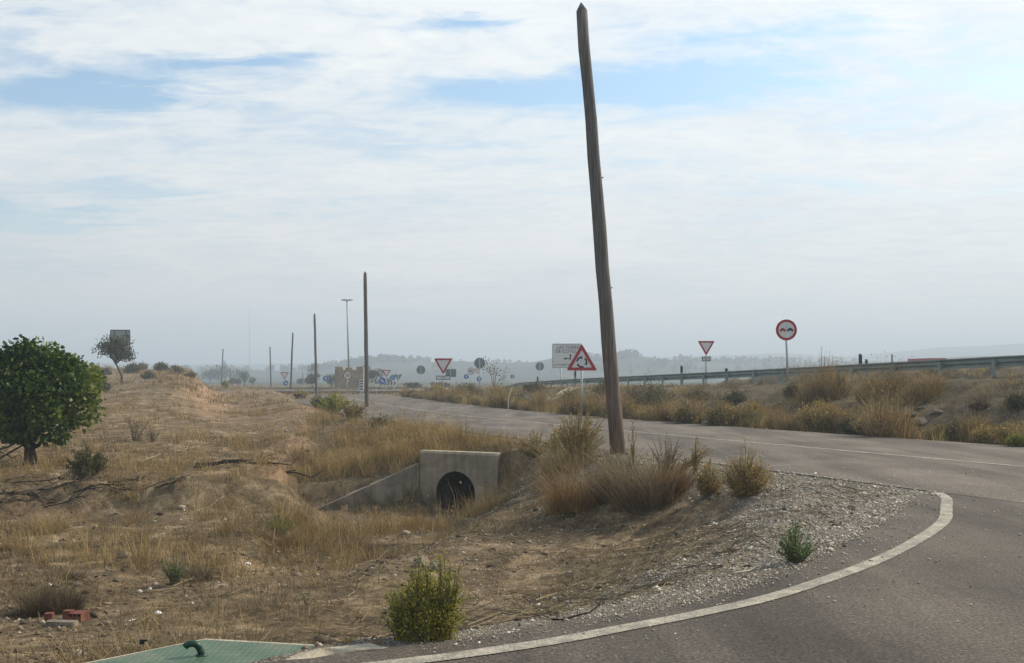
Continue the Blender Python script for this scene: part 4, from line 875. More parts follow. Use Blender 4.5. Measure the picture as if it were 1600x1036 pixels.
# ------------------------------------------------------------------ green cover
def cover():
    zc = -.06; Q = COVP; ce = tuple(_c)
    e = empty('access_cover', (ce[0], ce[1], zc), 'green tread plate cover with a bent vent pipe at the bottom edge of the picture', 'access cover'); loc = [(x - ce[0], y - ce[1]) for x, y in Q][::-1]; n = len(loc)
    def slab(P, z0, z1): return [(x, y, z0) for x, y in P] + [(x, y, z1) for x, y in P], [tuple(range(len(P))), tuple(range(2 * len(P) - 1, len(P) - 1, -1))] + [(i, len(P) + i, len(P) + (i + 1) % len(P), (i + 1) % len(P)) for i in range(len(P))]
    rl = [(x * .985, y * .985) for x, y in loc]
    V, Fs = slab(rl, .003, -.03); MB().add(V, Fs).build('lid', M['green'], e)
    big = [(x * 1.10, y * 1.10) for x, y in loc]; V, Fs = slab(big, -.006, -.6); MB().add(V, Fs).build('concrete_frame', M['apron'], e)
    px_, py_ = at(315, 6.32); x0, y0 = px_ - ce[0], py_ - ce[1]; R = .066; pts = [(x0, y0, -.02), (x0 - .004, y0, .035)]
    for k in range(9): a = math.pi * k / 8 * .82; pts.append((x0 - .012 - R * .68 + R * .68 * math.cos(a) , y0 - .03 * k / 8, .04 + R * .62 * math.sin(a)))
    MB().tube(pts, .021, 14).build('vent_pipe', M['pipe'], e, True)
    MB().tube([(x0, y0, -.005), (x0, y0, .012)], .036, 16).build('flange', M['pipe'], e, True)
    lx, ly = at(222, 6.62); q = MB(); q.box((lx - ce[0], ly - ce[1], .012), (.03, .03, .03), .3, .006); q.box((lx - ce[0] + .02, ly - ce[1], .018), (.03, .012, .012), .3); q.build('latch', M['black'], e)
    # concrete haunching to the right
    Ap = spline([((px - 800) / F * 1.66 * F / (py - HZ), 1.66 * F / (py - HZ)) for px, py in ((392, 1041), (455, 1024), (512, 1011), (560, 1006), (598, 1009), (600, 1016), (520, 1024), (440, 1038), (392, 1041))], 5)[:-1][::-1]; m = len(Ap); V = [(x, y, -.02 + .05 * float(fbm(np.array([x * 4]), np.array([y * 4]), 3, 3)[0])) for x, y in Ap] + [(x, y, -.4) for x, y in Ap] + [((500 - 800) / F * 6.2, 6.2, .02)]
    Fs = [(2 * m, (i + 1) % m, i) for i in range(m)] + [(i, (i + 1) % m, m + (i + 1) % m, m + i) for i in range(m)]
    o_ = mesh('concrete_haunch', V, Fs, M['apron']); tag(o_, 'rough pale concrete patch between the green cover and the asphalt', 'concrete patch')
cover()
# ------------------------------------------------------------------ bricks, slab, rubbish, branches
def ground_xy(px, py): return onpx(px, py)
x, y, z = onpx(77, 970); e = MB().box((0, 0, .035), (.085, .09, .085), .2, .008).build('brick_piece', M['brick']); e.location = (x, y, z); tag(e, 'left red brick piece standing beside a pale slab', 'brick', 'red bricks by the dead bush')
x, y, z = onpx(107, 970); e = MB().box((0, 0, .05), (.085, .09, .105), -.15, .008).build('brick_piece', M['brick']); e.location = (x, y, z); tag(e, 'taller red brick piece in the middle, next to the hollow one', 'brick', 'red bricks by the dead bush')
x, y, z = onpx(123, 970); e = empty('hollow_brick', (x, y, z), 'red hollow brick lying with its round holes to the viewer', 'brick', -.1, 'red bricks by the dead bush')
hb = MB()
for i in range(3):
    for j in range(2):
        cx_, cz_ = -.045 + i * .045, .022 + j * .045; sq = [(cx_ + .0223 * a, cz_ + .0223 * b) for a, b in ((1, 0), (1, 1), (0, 1), (-1, 1), (-1, 0), (-1, -1), (0, -1), (1, -1))]; ci = [(cx_ + .015 * math.cos(math.pi / 4 * k), cz_ + .015 * math.sin(math.pi / 4 * k)) for k in range(8)]; hb.ring(sq, ci, -.08, .08)
hb.build('body', M['brick'], e)
x, y, z = onpx(97, 980); e = MB().box((0, 0, .03), (.30, .10, .055), -.08, .01).build('stone_slab', M['rock']); e.location = (x, y, z); tag(e, 'pale flat slab lying in front of the red bricks', 'slab')
for k, (px, py, s, lab, nm, cat, mt) in enumerate(((247, 961, (.085, .06, .06), 'white crumpled plastic cup lying on the bare earth', 'plastic_cup', 'litter', 'litterw'), (207, 970, (.13, .06, .035), 'flat white scrap on the bare earth left of the cup', 'plastic_scrap', 'litter', 'litterw'), (387, 882, (.10, .08, .07), 'white chunk beside the small green shrub', 'plaster_chunk', 'rubble', 'litterw'),
        (193, 873, (.26, .18, .15), 'rounded pale stone with a reddish end on the waste ground', 'stone', 'stone', 'rock'), (660, 884, (.30, .24, .22), 'pale boulder at the ditch bottom behind the tall green bush', 'boulder', 'stone', 'rock'), (681, 892, (.24, .2, .22), 'dark shaded stone just right of the pale ditch boulder', 'boulder', 'stone', 'rock'),
        (733, 818, (.4, .25, .16), 'flat stone on the bank below the culvert pipe', 'stone', 'stone', 'rock'), (1330, 795, (.2, .14, .09), 'pale stone lying alone on the gravel shoulder', 'stone', 'stone', 'rock'), (1166, 905, (.10, .07, .06), 'grey stone beside the asphalt edge and the low green herb', 'stone', 'stone', 'rock'), (352, 634, (.22, .18, .16), 'small white lump on the brown bench of the hill', 'plaster_chunk', 'rubble', 'litterw'))):
    x, y, z = onpx(px, py); rock(nm, lab, cat, (x, y, z - .015), s, mt, 60 + k)
for k, (px, py, sx, lab) in enumerate(((1420, 652, 1.05, 'largest pale boulder of the heap under the guardrail'), (1385, 648, .75, 'long pale boulder left in the heap under the guardrail'), (1437, 664, .85, 'low boulder in front of the largest one in the heap'), (1441, 640, .45, 'small white boulder right of the largest one in the heap'), (1376, 634, .5, 'small white boulder uppermost in the heap'), (1462, 650, .6, 'dull brown boulder at the right end of the heap'))):
    x, y, z = onpx(px, py); sx *= .72; rock('boulder', lab, 'boulder', (x, y, z), (sx, sx * .75, sx * .5), 'rock', 80 + k, 'boulder heap under the guardrail')
x, y, z = onpx(1104, 664); rock('boulder', 'small pale stone between the two round bushes at the far road edge', 'boulder', (x, y, z), (.5, .4, .3), 'rock', 95)
def branch(name, px, py, L, ang, label, mat='darkwood', n=4, th=.03, lift=.25, cat='branch', seed=0):
    rr = np.random.default_rng(seed); x, y, z = onpx(px, py); e = empty(name, (x, y, z), label, cat); mb = MB(); ca, sa = math.cos(ang), math.sin(ang)
    def gzr(dx, dy): return gz(x + dx, y + dy) - z
    P = [(ca * L * t + rr.normal(0, .04) * L * .4, sa * L * t + rr.normal(0, .04) * L * .4) for t in np.linspace(-.5, .5, 7)]
    P = [(a, b, gzr(a, b) + th + lift * max(0, t) + rr.uniform(0, .03)) for (a, b), t in zip(P, np.linspace(-.6, 1, 7))]; mb.tube(P, [th * (1 - .1 * i) for i in range(7)], 6)
    for k in range(n):
        b0 = P[rr.integers(1, 6)]; a2 = ang + rr.choice([-1, 1]) * rr.uniform(.35, 1.1); l2 = L * rr.uniform(.25, .5); Q = []
        for t in (0, .35, .7, 1): dx, dy = b0[0] + math.cos(a2) * l2 * t, b0[1] + math.sin(a2) * l2 * t; Q.append((dx, dy, max(gzr(dx, dy) + .02, b0[2] + lift * t * rr.uniform(-.6, 1.0)) if t else b0[2]))
        mb.tube(Q, [th * .55, th * .42, th * .28, th * .12], 5)
    mb.build('limb', M[mat], e, True); return e
branch('dead_branch', 385, 722, 2.4, .25, 'dark forked dead branch lying across the brown bench', 'darkwood', 7, .045, .3, seed=1)
branch('dead_branch', 350, 728, 1.5, -.15, 'thin dark dead branch at the left of the forked one', 'darkwood', 6, .028, .12, seed=2)
branch('dead_branch', 300, 705, 1.2, .6, 'curly bleached twig on the bare field', 'palewood', 3, .018, .12, seed=3)
branch('dead_branch', 232, 722, .7, .9, 'short bleached twig right of the round shrub', 'palewood', 3, .02, .1, seed=4)
BR = [(20, 752), (60, 760), (95, 768), (130, 758), (165, 764), (200, 756), (235, 768), (270, 760), (30, 778), (75, 788), (120, 780), (10, 795), (55, 772), (185, 776)]
for k, (px, py) in enumerate(BR):
    branch('cut_branch', px, py, rng.uniform(.7, 1.5), rng.uniform(-.5, .6), 'bare cut branch in the long brushwood row below the fig tree', 'darkwood' if k % 3 else 'twig', 9, .017, .16, seed=10 + k)['group'] = 'brushwood row below the fig tree'
branch('stick', 905, 968, .42, .45, 'dark bare stick lying on the bank beside the asphalt', 'darkwood', 1, .009, .05, 'stick', 31)
branch('stick', 1170, 895, .5, .75, 'pale stick lying in the gravel left of the low green herb', 'palewood', 1, .010, .03, 'stick', 32)
branch('stick', 325, 800, .8, .9, 'slender pale stick lying on the left bank of the ditch', 'palewood', 1, .012, .06, 'stick', 33)
branch('stick', 590, 880, .5, .8, 'curved pale stalk lying behind the tall green bush', 'palewood', 2, .006, .16, 'stick', 34)
# ------------------------------------------------------------------ plants: near
def P3(px, py): x, y, z = onpx(px, py); return (x, y, z - .01), y
def w_(px, Y): return px / F * Y
p, Y = P3(668, 1000); bush('green_bush', 'tall yellow green bush growing at the edge of the near asphalt', 'bush', p, w_(122, Y), w_(62, Y), 200, 80, .019, 'yellowgreen', up=.55, lo=.02, tb=.64, aspect=.27, leafup=.6, flat=.8, base=.62, blob=.03)
p, Y = P3(698, 1000); bush('tall_sprig', 'taller thin green sprig rising from the right half of the yellow green bush', 'plant', p, w_(158, Y), w_(24, Y), 16, 110, .017, 'yellowgreen', up=.75, lo=.3, tb=.5, aspect=.27, lean=(.06, 0))
p, Y = P3(656, 1000); bush('tall_sprig', 'thin green sprig rising from the left half of the yellow green bush', 'plant', p, w_(146, Y), w_(22, Y), 13, 100, .017, 'yellowgreen', up=.75, lo=.3, tb=.5, aspect=.27, lean=(-.05, 0))
p, Y = P3(625, 1000); bush('tall_sprig', 'short loose sprig spreading at the left foot of the yellow green bush', 'plant', p, w_(100, Y), w_(26, Y), 14, 70, .017, 'yellowgreen', up=.6, lo=.25, tb=.6, aspect=.27, lean=(-.12, 0))
p, Y = P3(1243, 880); bush('green_herb', 'low grey green herb at the gravel edge of the near road', 'plant', p, w_(66, Y), w_(34, Y), 40, 44, .024, 'herb', up=.5, lo=.05, tb=.5, aspect=.36, leafup=.5)
p, Y = P3(1165, 778); bush('tawny_shrub', 'larger of the two tawny shrubs on the gravel right of the tall pole', 'shrub', p, w_(84, Y), w_(42, Y), 110, 70, .034, 'olive', up=.45, lo=.06, tb=.62, aspect=.22, leafup=.6, base=.4, blob=.03)
p, Y = P3(1108, 776); bush('tawny_shrub', 'smaller of the two tawny shrubs on the gravel right of the tall pole', 'shrub', p, w_(60, Y), w_(26, Y), 70, 56, .032, 'olive', up=.5, lo=.06, tb=.62, aspect=.22, leafup=.6, base=.4, blob=.03)
p, Y = P3(1010, 792); grass_clump('grass_clump', 'wide grey brown clump of dead grass at the foot of the tall pole', 'grass clump', p, w_(125, Y), w_(48, Y), 1900, 'grey', .008, .9, .74, .24, wind=(-.25, 0))
p, Y = P3(965, 780); grass_clump('grass_clump', 'dark left half of the dead grass heap just below the tall pole', 'grass clump', p, w_(115, Y), w_(30, Y), 1500, 'grey', .008, .9, .6, .22, wind=(-.3, 0))
p, Y = P3(1048, 775); grass_clump('grass_clump', 'reddish grass clump at the right end of the dead grass heap', 'grass clump', p, w_(80, Y), w_(34, Y), 1200, 'russet', .007, .7, .5, .22, wind=(.1, 0))
p, Y = P3(900, 795); grass_clump('grass_clump', 'russet grass clump on the bank left of the tall pole', 'grass clump', p, w_(118, Y), w_(48, Y), 1500, 'russet', .007, .95, .66, .25, wind=(-.12, 0))
p, Y = P3(875, 740); grass_clump('grass_clump', 'straw coloured grass clump between the culvert and the tall pole', 'grass clump', p, w_(95, Y), w_(50, Y), 1300, 'dry', .007, .95, .6, .25)
p, Y = P3(903, 722); bush('tawny_weed', 'tallest tawny weeds left of the tall pole, crossing the road behind', 'weed', p, w_(92, Y), w_(46, Y), 120, 70, .04, 'olive', up=.75, lo=.2, tb=.68, aspect=.2, leafup=.8)
p, Y = P3(865, 712); bush('green_weed', 'small green leafy weed beside the tallest tawny weeds', 'weed', p, w_(44, Y), w_(16, Y), 22, 30, .045, 'yellowgreen', up=.7, lo=.2, tb=.35, aspect=.35)
p, Y = P3(835, 715); bush('tawny_weed', 'low tawny weeds on the road bank right above the culvert', 'weed', p, w_(44, Y), w_(40, Y), 80, 44, .04, 'olive', up=.7, lo=.2, tb=.6, aspect=.2, leafup=.8)
p, Y = P3(989, 728); bush('spire_weed', 'single narrow tawny spire weed just right of the tall pole', 'weed', p, w_(72, Y), w_(9, Y), 9, 60, .034, 'olive', up=.6, lo=.2, tb=.6, aspect=.2)
p, Y = P3(1055, 745); bush('leaning_weed', 'long tawny weed leaning to the right over the road edge', 'weed', p, w_(52, Y), w_(16, Y), 12, 80, .036, 'olive', up=.8, lo=.25, tb=.55, aspect=.2, lean=(1.25, -.1))
p, Y = P3(1086, 742); bush('spire_weed', 'upright tawny spire weed among the leaning weed stems', 'weed', p, w_(66, Y), w_(12, Y), 12, 60, .034, 'olive', up=.7, lo=.2, tb=.68, aspect=.2)
p, Y = P3(1040, 745); bush('bare_weed', 'nearly bare grey weed stalks behind the dead grass heap', 'weed', p, w_(70, Y), w_(34, Y), 50, 18, .03, 'grey', up=.7, lo=.3, tb=.75, aspect=.18)
for k, (px, py, h, w) in enumerate(((560, 705, 54, 34), (590, 700, 52, 36), (622, 702, 60, 40), (655, 704, 62, 42), (690, 702, 64, 40), (716, 698, 56, 34), (605, 684, 40, 36), (640, 684, 44, 36), (672, 686, 46, 36), (704, 684, 44, 30), (575, 684, 40, 36), (540, 720, 48, 40), (520, 740, 50, 40), (575, 726, 50, 44), (612, 722, 46, 40))):
    p, Y = P3(px, py); grass_clump('grass_tussock', 'tall golden dry grass clump on the road bank behind the culvert', 'grass clump', p, w_(h, Y), w_(w * .6, Y), 420, 'dry', .010, .7, .62 + .1 * math.sin(k * 2.3), .2, 'golden grass on the road bank behind the culvert', heads=50)
# ditch and waste ground
p, Y = P3(80, 958); grass_clump('dead_bush', 'dark brown dead bush on the bare earth behind the red bricks', 'bush', p, w_(72, Y), w_(42, Y), 3600, 'grey', .004, .8, .30, .16)
p, Y = P3(273, 915); bush('green_shrub', 'small dark green shrub alone on the bare earth', 'shrub', p, w_(50, Y), w_(24, Y), 30, 44, .026, 'herb', up=.7, lo=.25, tb=.25, aspect=.16, leafup=.9)
p, Y = P3(300, 905); grass_clump('dry_bush', 'low brown dry bush right beside the small green shrub', 'bush', p, w_(40, Y), w_(34, Y), 900, 'grey', .005, 1.0, .5, .2)
p, Y = P3(136, 748); bush('round_shrub', 'rounded olive shrub right of the fig tree trunk', 'shrub', p, w_(54, Y), w_(36, Y), 90, 60, .06, 'darkleaf', up=.55, lo=.2, tb=.7, aspect=.2, leafup=.7)
p, Y = P3(212, 690); bush('bare_shrub', 'bare grey shrub in the middle of the left field', 'shrub', p, w_(44, Y), w_(18, Y), 26, 14, .05, 'grey', up=.75, lo=.3, tb=.35, aspect=.15)
p, Y = P3(238, 692); bush('bare_shrub', 'lower bare grey shrub just right of the bare shrub in the field', 'shrub', p, w_(28, Y), w_(18, Y), 22, 14, .05, 'grey', up=.6, lo=.3, tb=.35, aspect=.15)
p, Y = P3(436, 838); bush('green_shrub', 'bright green shrub at the foot of the ditch bank', 'shrub', p, w_(44, Y), w_(24, Y), 34, 44, .04, 'yellowgreen', up=.7, lo=.15, tb=.35, aspect=.14, leafup=.9)
p, Y = P3(432, 850); grass_clump('grass_clump', 'orange brown grass clump in front of the bright green shrub', 'grass clump', p, w_(26, Y), w_(50, Y), 700, 'russet', .007, .8, .5, .22)
p, Y = P3(480, 838); grass_clump('grass_clump', 'orange brown grass clump at the low end of the wing wall', 'grass clump', p, w_(46, Y), w_(40, Y), 800, 'russet', .007, .7, .5, .22)
p, Y = P3(540, 838); grass_clump('grass_clump', 'pale tall grass clump in front of the wing wall', 'grass clump', p, w_(58, Y), w_(48, Y), 700, 'dry', .006, .6, .7, .22, heads=40)
p, Y = P3(610, 835); grass_clump('grass_clump', 'straw grass clump in the ditch where wing wall meets headwall', 'grass clump', p, w_(54, Y), w_(44, Y), 650, 'dry', .006, .6, .62, .22, heads=40)
p, Y = P3(660, 826); grass_clump('grass_clump', 'reddish grass clump in the ditch left of the pipe mouth', 'grass clump', p, w_(50, Y), w_(36, Y), 600, 'russet', .006, .6, .6, .22)
p, Y = P3(716, 822); grass_clump('grass_clump', 'pale feathery grass standing right in front of the pipe mouth', 'grass clump', p, w_(72, Y), w_(40, Y), 260, 'dry', .006, .55, .75, .18, heads=14)
p, Y = P3(760, 800); grass_clump('grass_clump', 'dry grass clump at the right end of the headwall', 'grass clump', p, w_(44, Y), w_(30, Y), 380, 'dry', .006, .7, .5, .2)
p, Y = P3(560, 868); grass_clump('grass_clump', 'brown grass clump on the ditch floor behind the pale stalk', 'grass clump', p, w_(46, Y), w_(60, Y), 1100, 'short', .006, .9, .5, .22)
p, Y = P3(70, 835); grass_clump('grass_clump', 'golden grass clump on the waste ground left of the ditch', 'grass clump', p, w_(42, Y), w_(46, Y), 900, 'dry', .006, .8, .55, .22)
p, Y = P3(8, 860); grass_clump('grass_clump', 'orange grass clump at the left edge of the picture', 'grass clump', p, w_(32, Y), w_(30, Y), 600, 'russet', .006, .8, .6, .22)
p, Y = P3(92, 900); grass_clump('grass_clump', 'flat brown grass clump behind the dark dead bush', 'grass clump', p, w_(26, Y), w_(46, Y), 700, 'short', .006, 1.0, .55, .2)
p, Y = P3(548, 1006); grass_clump('grass_clump', 'small dry tuft behind the pale concrete patch', 'grass clump', p, w_(26, Y), w_(12, Y), 200, 'dry', .003, .7, .5, .2)
p, Y = P3(586, 1006); grass_clump('grass_clump', 'tiny russet tuft between the concrete patch and the green bush', 'grass clump', p, w_(18, Y), w_(13, Y), 180, 'russet', .003, .8, .5, .2)
p, Y = P3(481, 948); bush('seedling', 'tiny green seedling on the bare earth', 'plant', p, w_(24, Y), w_(10, Y), 6, 9, .018, 'herb', up=.8, lo=.3)
p, Y = P3(470, 720); grass_clump('grass_clump', 'tawny grass clump on the edge of the pale earth bank', 'grass clump', p, w_(36, Y), w_(34, Y), 700, 'dry', .010, .7, .5, .22)
# left trees
tree('fig_tree', 'dense dark green fig tree at the left edge of the picture', (at(46, 25)[0], 25, gz(at(46, 25)[0], 25)), 2.85, 1.48, .42, 26000, .115, 'figleaf', .15, lumps=46, tb=.47, limbs=14, shell=.4)
for k, (px, py, L, a) in enumerate(((-5, 716, 1.6, .25), (10, 722, 1.5, .1))):
    branch('fallen_limb', px, py, L, a, 'grey fallen limb propped under the fig tree crown' if k == 0 else 'lower grey fallen limb on the soil left of the fig trunk', 'darkwood', 3, .04, .6, seed=50 + k)
x, y = at(190, 88); tree('thin_tree', 'slender tree with a dark bent trunk on the brown field', (x, y, gz(x, y)), 4.1, 1.75, 1.9, 3200, .15, 'darkleaf', .085, lumps=16, tb=.35, lean=-.28, limbs=12, shell=.2)
HS = [((206, 583), 24, 14, 'dark rounded shrub right of the billboard legs on the hill', .25), ((232, 592), 20, 10, 'low olive shrub below the hill crest right of the thin tree', .5), ((252, 580), 22, 12, 'dark shrub on the hill crest nearest the cut bank', .25), ((276, 584), 22, 12, 'brown shrub on top of the orange cut bank', .6), ((150, 589), 34, 16, 'wide dark shrub left of the thin tree trunk', .35), ((167, 586), 12, 8, 'tiny dark shrub just left of the thin tree trunk', .3), ((160, 612), 24, 18, 'dark green shrub showing right of the fig crown', .3), ((222, 578), 18, 10, 'pale shrub on the skyline of the hill', .7), ((298, 590), 18, 8, 'reddish shrub at the right tip of the cut bank', .8)]
for (px, py), w, h, lab, tb in HS:
    p, Y = P3(px, py); bush('hill_shrub', lab, 'shrub', p, w_(h, Y) * 1.25, w_(w, Y) * .55, 70, 46, .018 * Y / 12, 'darkleaf' if tb < .55 else 'grey', up=.4, lo=.02, tb=tb + .1, blob=.1, aspect=.25, group='shrubs on the left hill')
x, y = at(118, 60); tree('scrub_tree', 'low grey green scrub tree peeping out behind the fig crown', (x, y, gz(x, y)), 2.1, 1.4, .3, 1800, .16, 'darkleaf', .06, lumps=10, tb=.6, shell=.3)
x, y = at(107, 64); tree('scrub_tree', 'thin grey scrub top between fig tree and hill skyline', (x, y, gz(x, y)), 2.4, .7, .6, 500, .14, 'darkleaf', .05, lumps=6, tb=.6, shell=.2)
# ------------------------------------------------------------------ plants: far side of the main road
def belt():
    L = dense(MAIN, .05); L = np.array([q for q in L if 19 < q[1] < 95]); T = np.gradient(L, axis=0); T /= np.linalg.norm(T, axis=1)[:, None]; Nn = np.stack([T[:, 1], -T[:, 0]], 1)
    protos = [('olive', .62, .85, .6), ('olive', .55, .7, .68), ('olive', .5, .85, .5), ('darkleaf', .5, .7, .8)]; made = {}
    k = 0; s = 0.0; i = 0
    while i < len(L):
        d = HALF + rng.uniform(.5, 1.7); q = L[i] + Nn[i] * d; f = rng.choice(4, p=[.32, .26, .26, .16]); mt, r, h, tb = protos[f]; sc_ = rng.uniform(.6, 1.2)
        if f not in made:
            if f == 2:
                made[f] = grass_clump('verge_clump', 'tawny weed clump in the dense belt along the far road edge', 'weed', (q[0], q[1], gz(*q) - .02), h * 1.5, r * 1.15, 1300, 'dry', .011, .5, .5, .22, 'weed belt along the far road edge', heads=300)
            else: made[f] = bush('verge_clump', 'tawny weed clump in the dense belt along the far road edge', 'weed', (q[0], q[1], gz(*q) - .02), h, r, 110, 60, .07, mt, up=.6, lo=.1, tb=tb, tv=.22, aspect=.18, leafup=1.1, blob=.05, group='weed belt along the far road edge')
            c = made[f]
        else: c = copy_tree(made[f]); c.location = (q[0], q[1], gz(*q) - .02)
        c.rotation_euler = (0, 0, rng.uniform(0, 6.28)); c.scale = (sc_, sc_, sc_ * rng.uniform(.75, 1.15)); k += 1
        i += int(rng.uniform(.3, .8) / .05 * (1 if L[i][1] < 48 else 1.9))
belt()
FB = [((1072, 664), 46, 40, 'olive', .25, 'left of the two dark rounded bushes touching the far road edge'), ((1122, 666), 52, 42, 'olive', .2, 'right of the two dark rounded bushes touching the far road edge'), ((1018, 648), 62, 62, 'darkleaf', .45, 'tall dark brownish shrub behind the two rounded bushes'), ((990, 640), 40, 44, 'grey', .45, 'dull brown shrub just right of the tall pole on the slope'),
      ((1238, 622), 22, 26, 'darkleaf', .5, 'dark green shrub at the foot of the no overtaking sign post'), ((1285, 624), 70, 48, 'olive', .62, 'big tawny shrub with stalks right of the no overtaking sign'), ((1310, 618), 40, 34, 'darkleaf', .5, 'dark shrub at the right of the big stalky tawny shrub'), ((1372, 626), 70, 42, 'olive', .7, 'left of the two wide tawny shrubs below the guardrail'), ((1445, 622), 66, 36, 'olive', .7, 'right of the two wide tawny shrubs below the guardrail'),
      ((1588, 642), 34, 32, 'darkleaf', .35, 'dark green shrub on the slope at the right picture edge'), ((1590, 700), 30, 24, 'yellowgreen', .3, 'bright green shrub at the far road edge by the right picture edge'), ((925, 646), 34, 30, 'darkleaf', .4, 'dark green shrub right of the warning sign post'), ((893, 634), 40, 28, 'darkleaf', .5, 'green shrub above the drain chute left of the warning sign post'), ((815, 640), 40, 22, 'darkleaf', .3, 'dark bushy shrub by the bent stake at the far road edge'),
      ((835, 612), 36, 14, 'darkleaf', .45, 'green shrub under the guardrail below the lone round sign back'), ((945, 618), 40, 20, 'darkleaf', .55, 'shrub under the guardrail behind the tall pole'), ((780, 622), 46, 20, 'olive', .4, 'olive shrub at the start of the guardrail'), ((730, 622), 52, 26, 'darkleaf', .6, 'olive green shrub right of the large yield sign post'), ((680, 616), 36, 16, 'olive', .55, 'tawny shrub left of the large yield sign post'), ((1150, 630), 40, 18, 'darkleaf', .6, 'grey green shrub on the slope left of the no overtaking sign'), ((1090, 628), 44, 22, 'grey', .5, 'grey shrub on the slope under the yield sign with small plate'), ((1530, 640), 40, 16, 'grey', .5, 'low grey shrub on the slope right of the boulder heap')]
for (px, py), w, h, mt, tb, lab in FB:
    p, Y = P3(px, py)
    if mt == 'olive' and w > 60: grass_clump('roadside_shrub', lab, 'shrub', p, w_(h, Y) * 1.5, w_(w, Y) * .55, 2600, 'dry', .010, .55, .45, .26, heads=300)
    else: bush('roadside_shrub', lab, 'shrub', p, w_(h, Y), w_(w, Y) * .52, 80, 56, .0020 * Y, mt, up=.4, lo=.05, tb=tb + .08, tv=.28, aspect=.2, leafup=.8, blob=.09)
p, Y = P3(1287, 618); e = empty('reed_stalks', p, 'few tall dead stalks rising above the guardrail beside the no overtaking sign', 'plant'); mb = MB()
for dx, top, ln in ((-3, 541, .0), (0, 556, .02), (10, 556, .05), (-14, 585, -.1), (16, 575, .1), (-8, 570, -.05)):
    h = zat(top, Y) - p[2]; mb.tube([(w_(dx, Y), 0, 0), (w_(dx, Y) + ln, 0, h * .6), (w_(dx, Y) + ln * 2, 0, h)], [.014, .011, .006], 5)
mb.build('stalk', M['twig'], e)
for (px, py), w, h, mt, tb, lab in [((521, 648), 64, 40, 'yellowgreen', .55, 'olive green shrub at the near road edge between the second and third poles'), ((551, 658), 46, 34, 'olive', .45, 'olive shrub just left of the upright dark pole'), ((502, 640), 34, 24, 'darkleaf', .6, 'small dark shrub right of the third pole foot'), ((470, 625), 24, 16, 'olive', .6, 'tawny shrub left of the third pole'), ((595, 676), 48, 32, 'darkleaf', .6, 'grey green shrub at the foot of the upright dark pole'), ((352, 606), 10, 10, 'yellowgreen', .6, 'yellow green shrub at the far hazy pole on the bench')]:
    p, Y = P3(px, py); bush('bank_shrub', lab, 'shrub', p, w_(h, Y), w_(w, Y) * .52, 60, 44, .0022 * Y, mt, up=.6, lo=.1, tb=tb, aspect=.24, leafup=.7)
# ------------------------------------------------------------------ far: roundabout, battlement wall, lamp mast, trees, lorry
RC = (-21.5, 133.0)
def disc_s(name, r0, r1, z, mat, n=64, h=.0):
    V = [(RC[0] + r * math.cos(2 * math.pi * k / n), RC[1] + r * math.sin(2 * math.pi * k / n), zz) for r, zz in ((r0, z), (r1, z), (r1, z - .3)) for k in range(n)]
    return structure(mesh(name, V, [(k, n + k, n + (k + 1) % n, (k + 1) % n) for k in range(n)] + [(n + k, 2 * n + k, 2 * n + (k + 1) % n, n + (k + 1) % n) for k in range(n)], M[mat]))
disc_s('roundabout_road', 13.2, 21, .30, 'hwy'); disc_s('roundabout_kerb', 12.8, 13.2, .45, 'apron')
Yc = 127; x, y = at(545.5, Yc); z = gz(x, y); W = 45 / F * Yc; t0 = zat(578, Yc) - z; t1 = zat(573, Yc) - z; e = empty('battlement_wall', (x, y, z), 'beige stone wall with three merlons like a small castle on the roundabout', 'wall')
MB().box((0, .7, (t0 - .3) / 2), (W, 1.4, t0 + .3), 0, .05).build('wall', M['beige'], e)
for cx_, w in ((-W / 2 + W * .14, W * .27), (-.02, W * .24), (W / 2 - W * .13, W * .25)): MB().box((cx_, .7, (t0 + t1) / 2 + (.0 if abs(cx_) > .1 else -.06)), (w - .01, 1.37, t1 - t0 - (.0 if abs(cx_) > .1 else .12) + .004), 0, .04).build('merlon', M['beige'], e)
bd = MB()
for zz in (t0 * .33, t0 * .62): bd.box((0, -.012, zz), (W + .03, .04, .06))
bd.build('string_course', M['conc'], e)
Yl = 150; x, y = at(546, Yl); z = gz(x, y); tx = at(542, Yl)[0] - x; h = zat(469.5, Yl) - z; e = empty('lamp_mast', (x, y, z), 'tall slender lamp mast with a ring of floodlights above the roundabout', 'lamp mast')
MB().tube([(0, 0, -.3), (tx * .5, 0, h * .5), (tx, 0, h)], [.16, .12, .075], 10).build('mast', M['rail'], e, True)
MB().tube([(tx, 0, h - .15), (tx, 0, h + .12)], .14, 10).build('hub', M['rail'], e, True)
for k in range(6):
    a = R_(60 * k + 15); ax, ay = math.cos(a), math.sin(a); q = MB(); q.tube([(tx, 0, h - .05), (tx + ax * .45, ay * .45, h + .05)], .03, 6); q.box((tx + ax * .62, ay * .62, h + .07), (.46, .24, .13), a, .03); q.build('floodlight', M['back'], e)
x, y = at(390, 900); z = gz(x, y); e = empty('radio_mast', (x, y, z), 'very faint thin radio mast in the haze left of the pole row', 'mast'); q = MB(); hz_ = zat(482, 900) - z
q.tube([(0, 0, -1), (0, 0, hz_)], [.2, .13], 6)
for k in range(6): q.box((0, 0, hz_ * (.1 + .15 * k)), (.6, .6, .3))
q.build('mast', M['rail'], e)
x, y = at(76.5, 120); z = gz(x, y); e = empty('wire_post', (x, y, z), 'thin bare post above the fig tree on the left skyline', 'post'); MB().tube([(0, 0, -.3), (0, 0, zat(534, 120) - z)], [.07, .05], 8).build('post', M['bark'], e)
Ye = 104; x, y = at(772, Ye); e = empty('sparse_sapling', (x, y, gz(x, y)), 'sparse withered sapling with brown upper leaves right of the high round sign back', 'tree'); q = MB(); bz_ = gz(x, y)
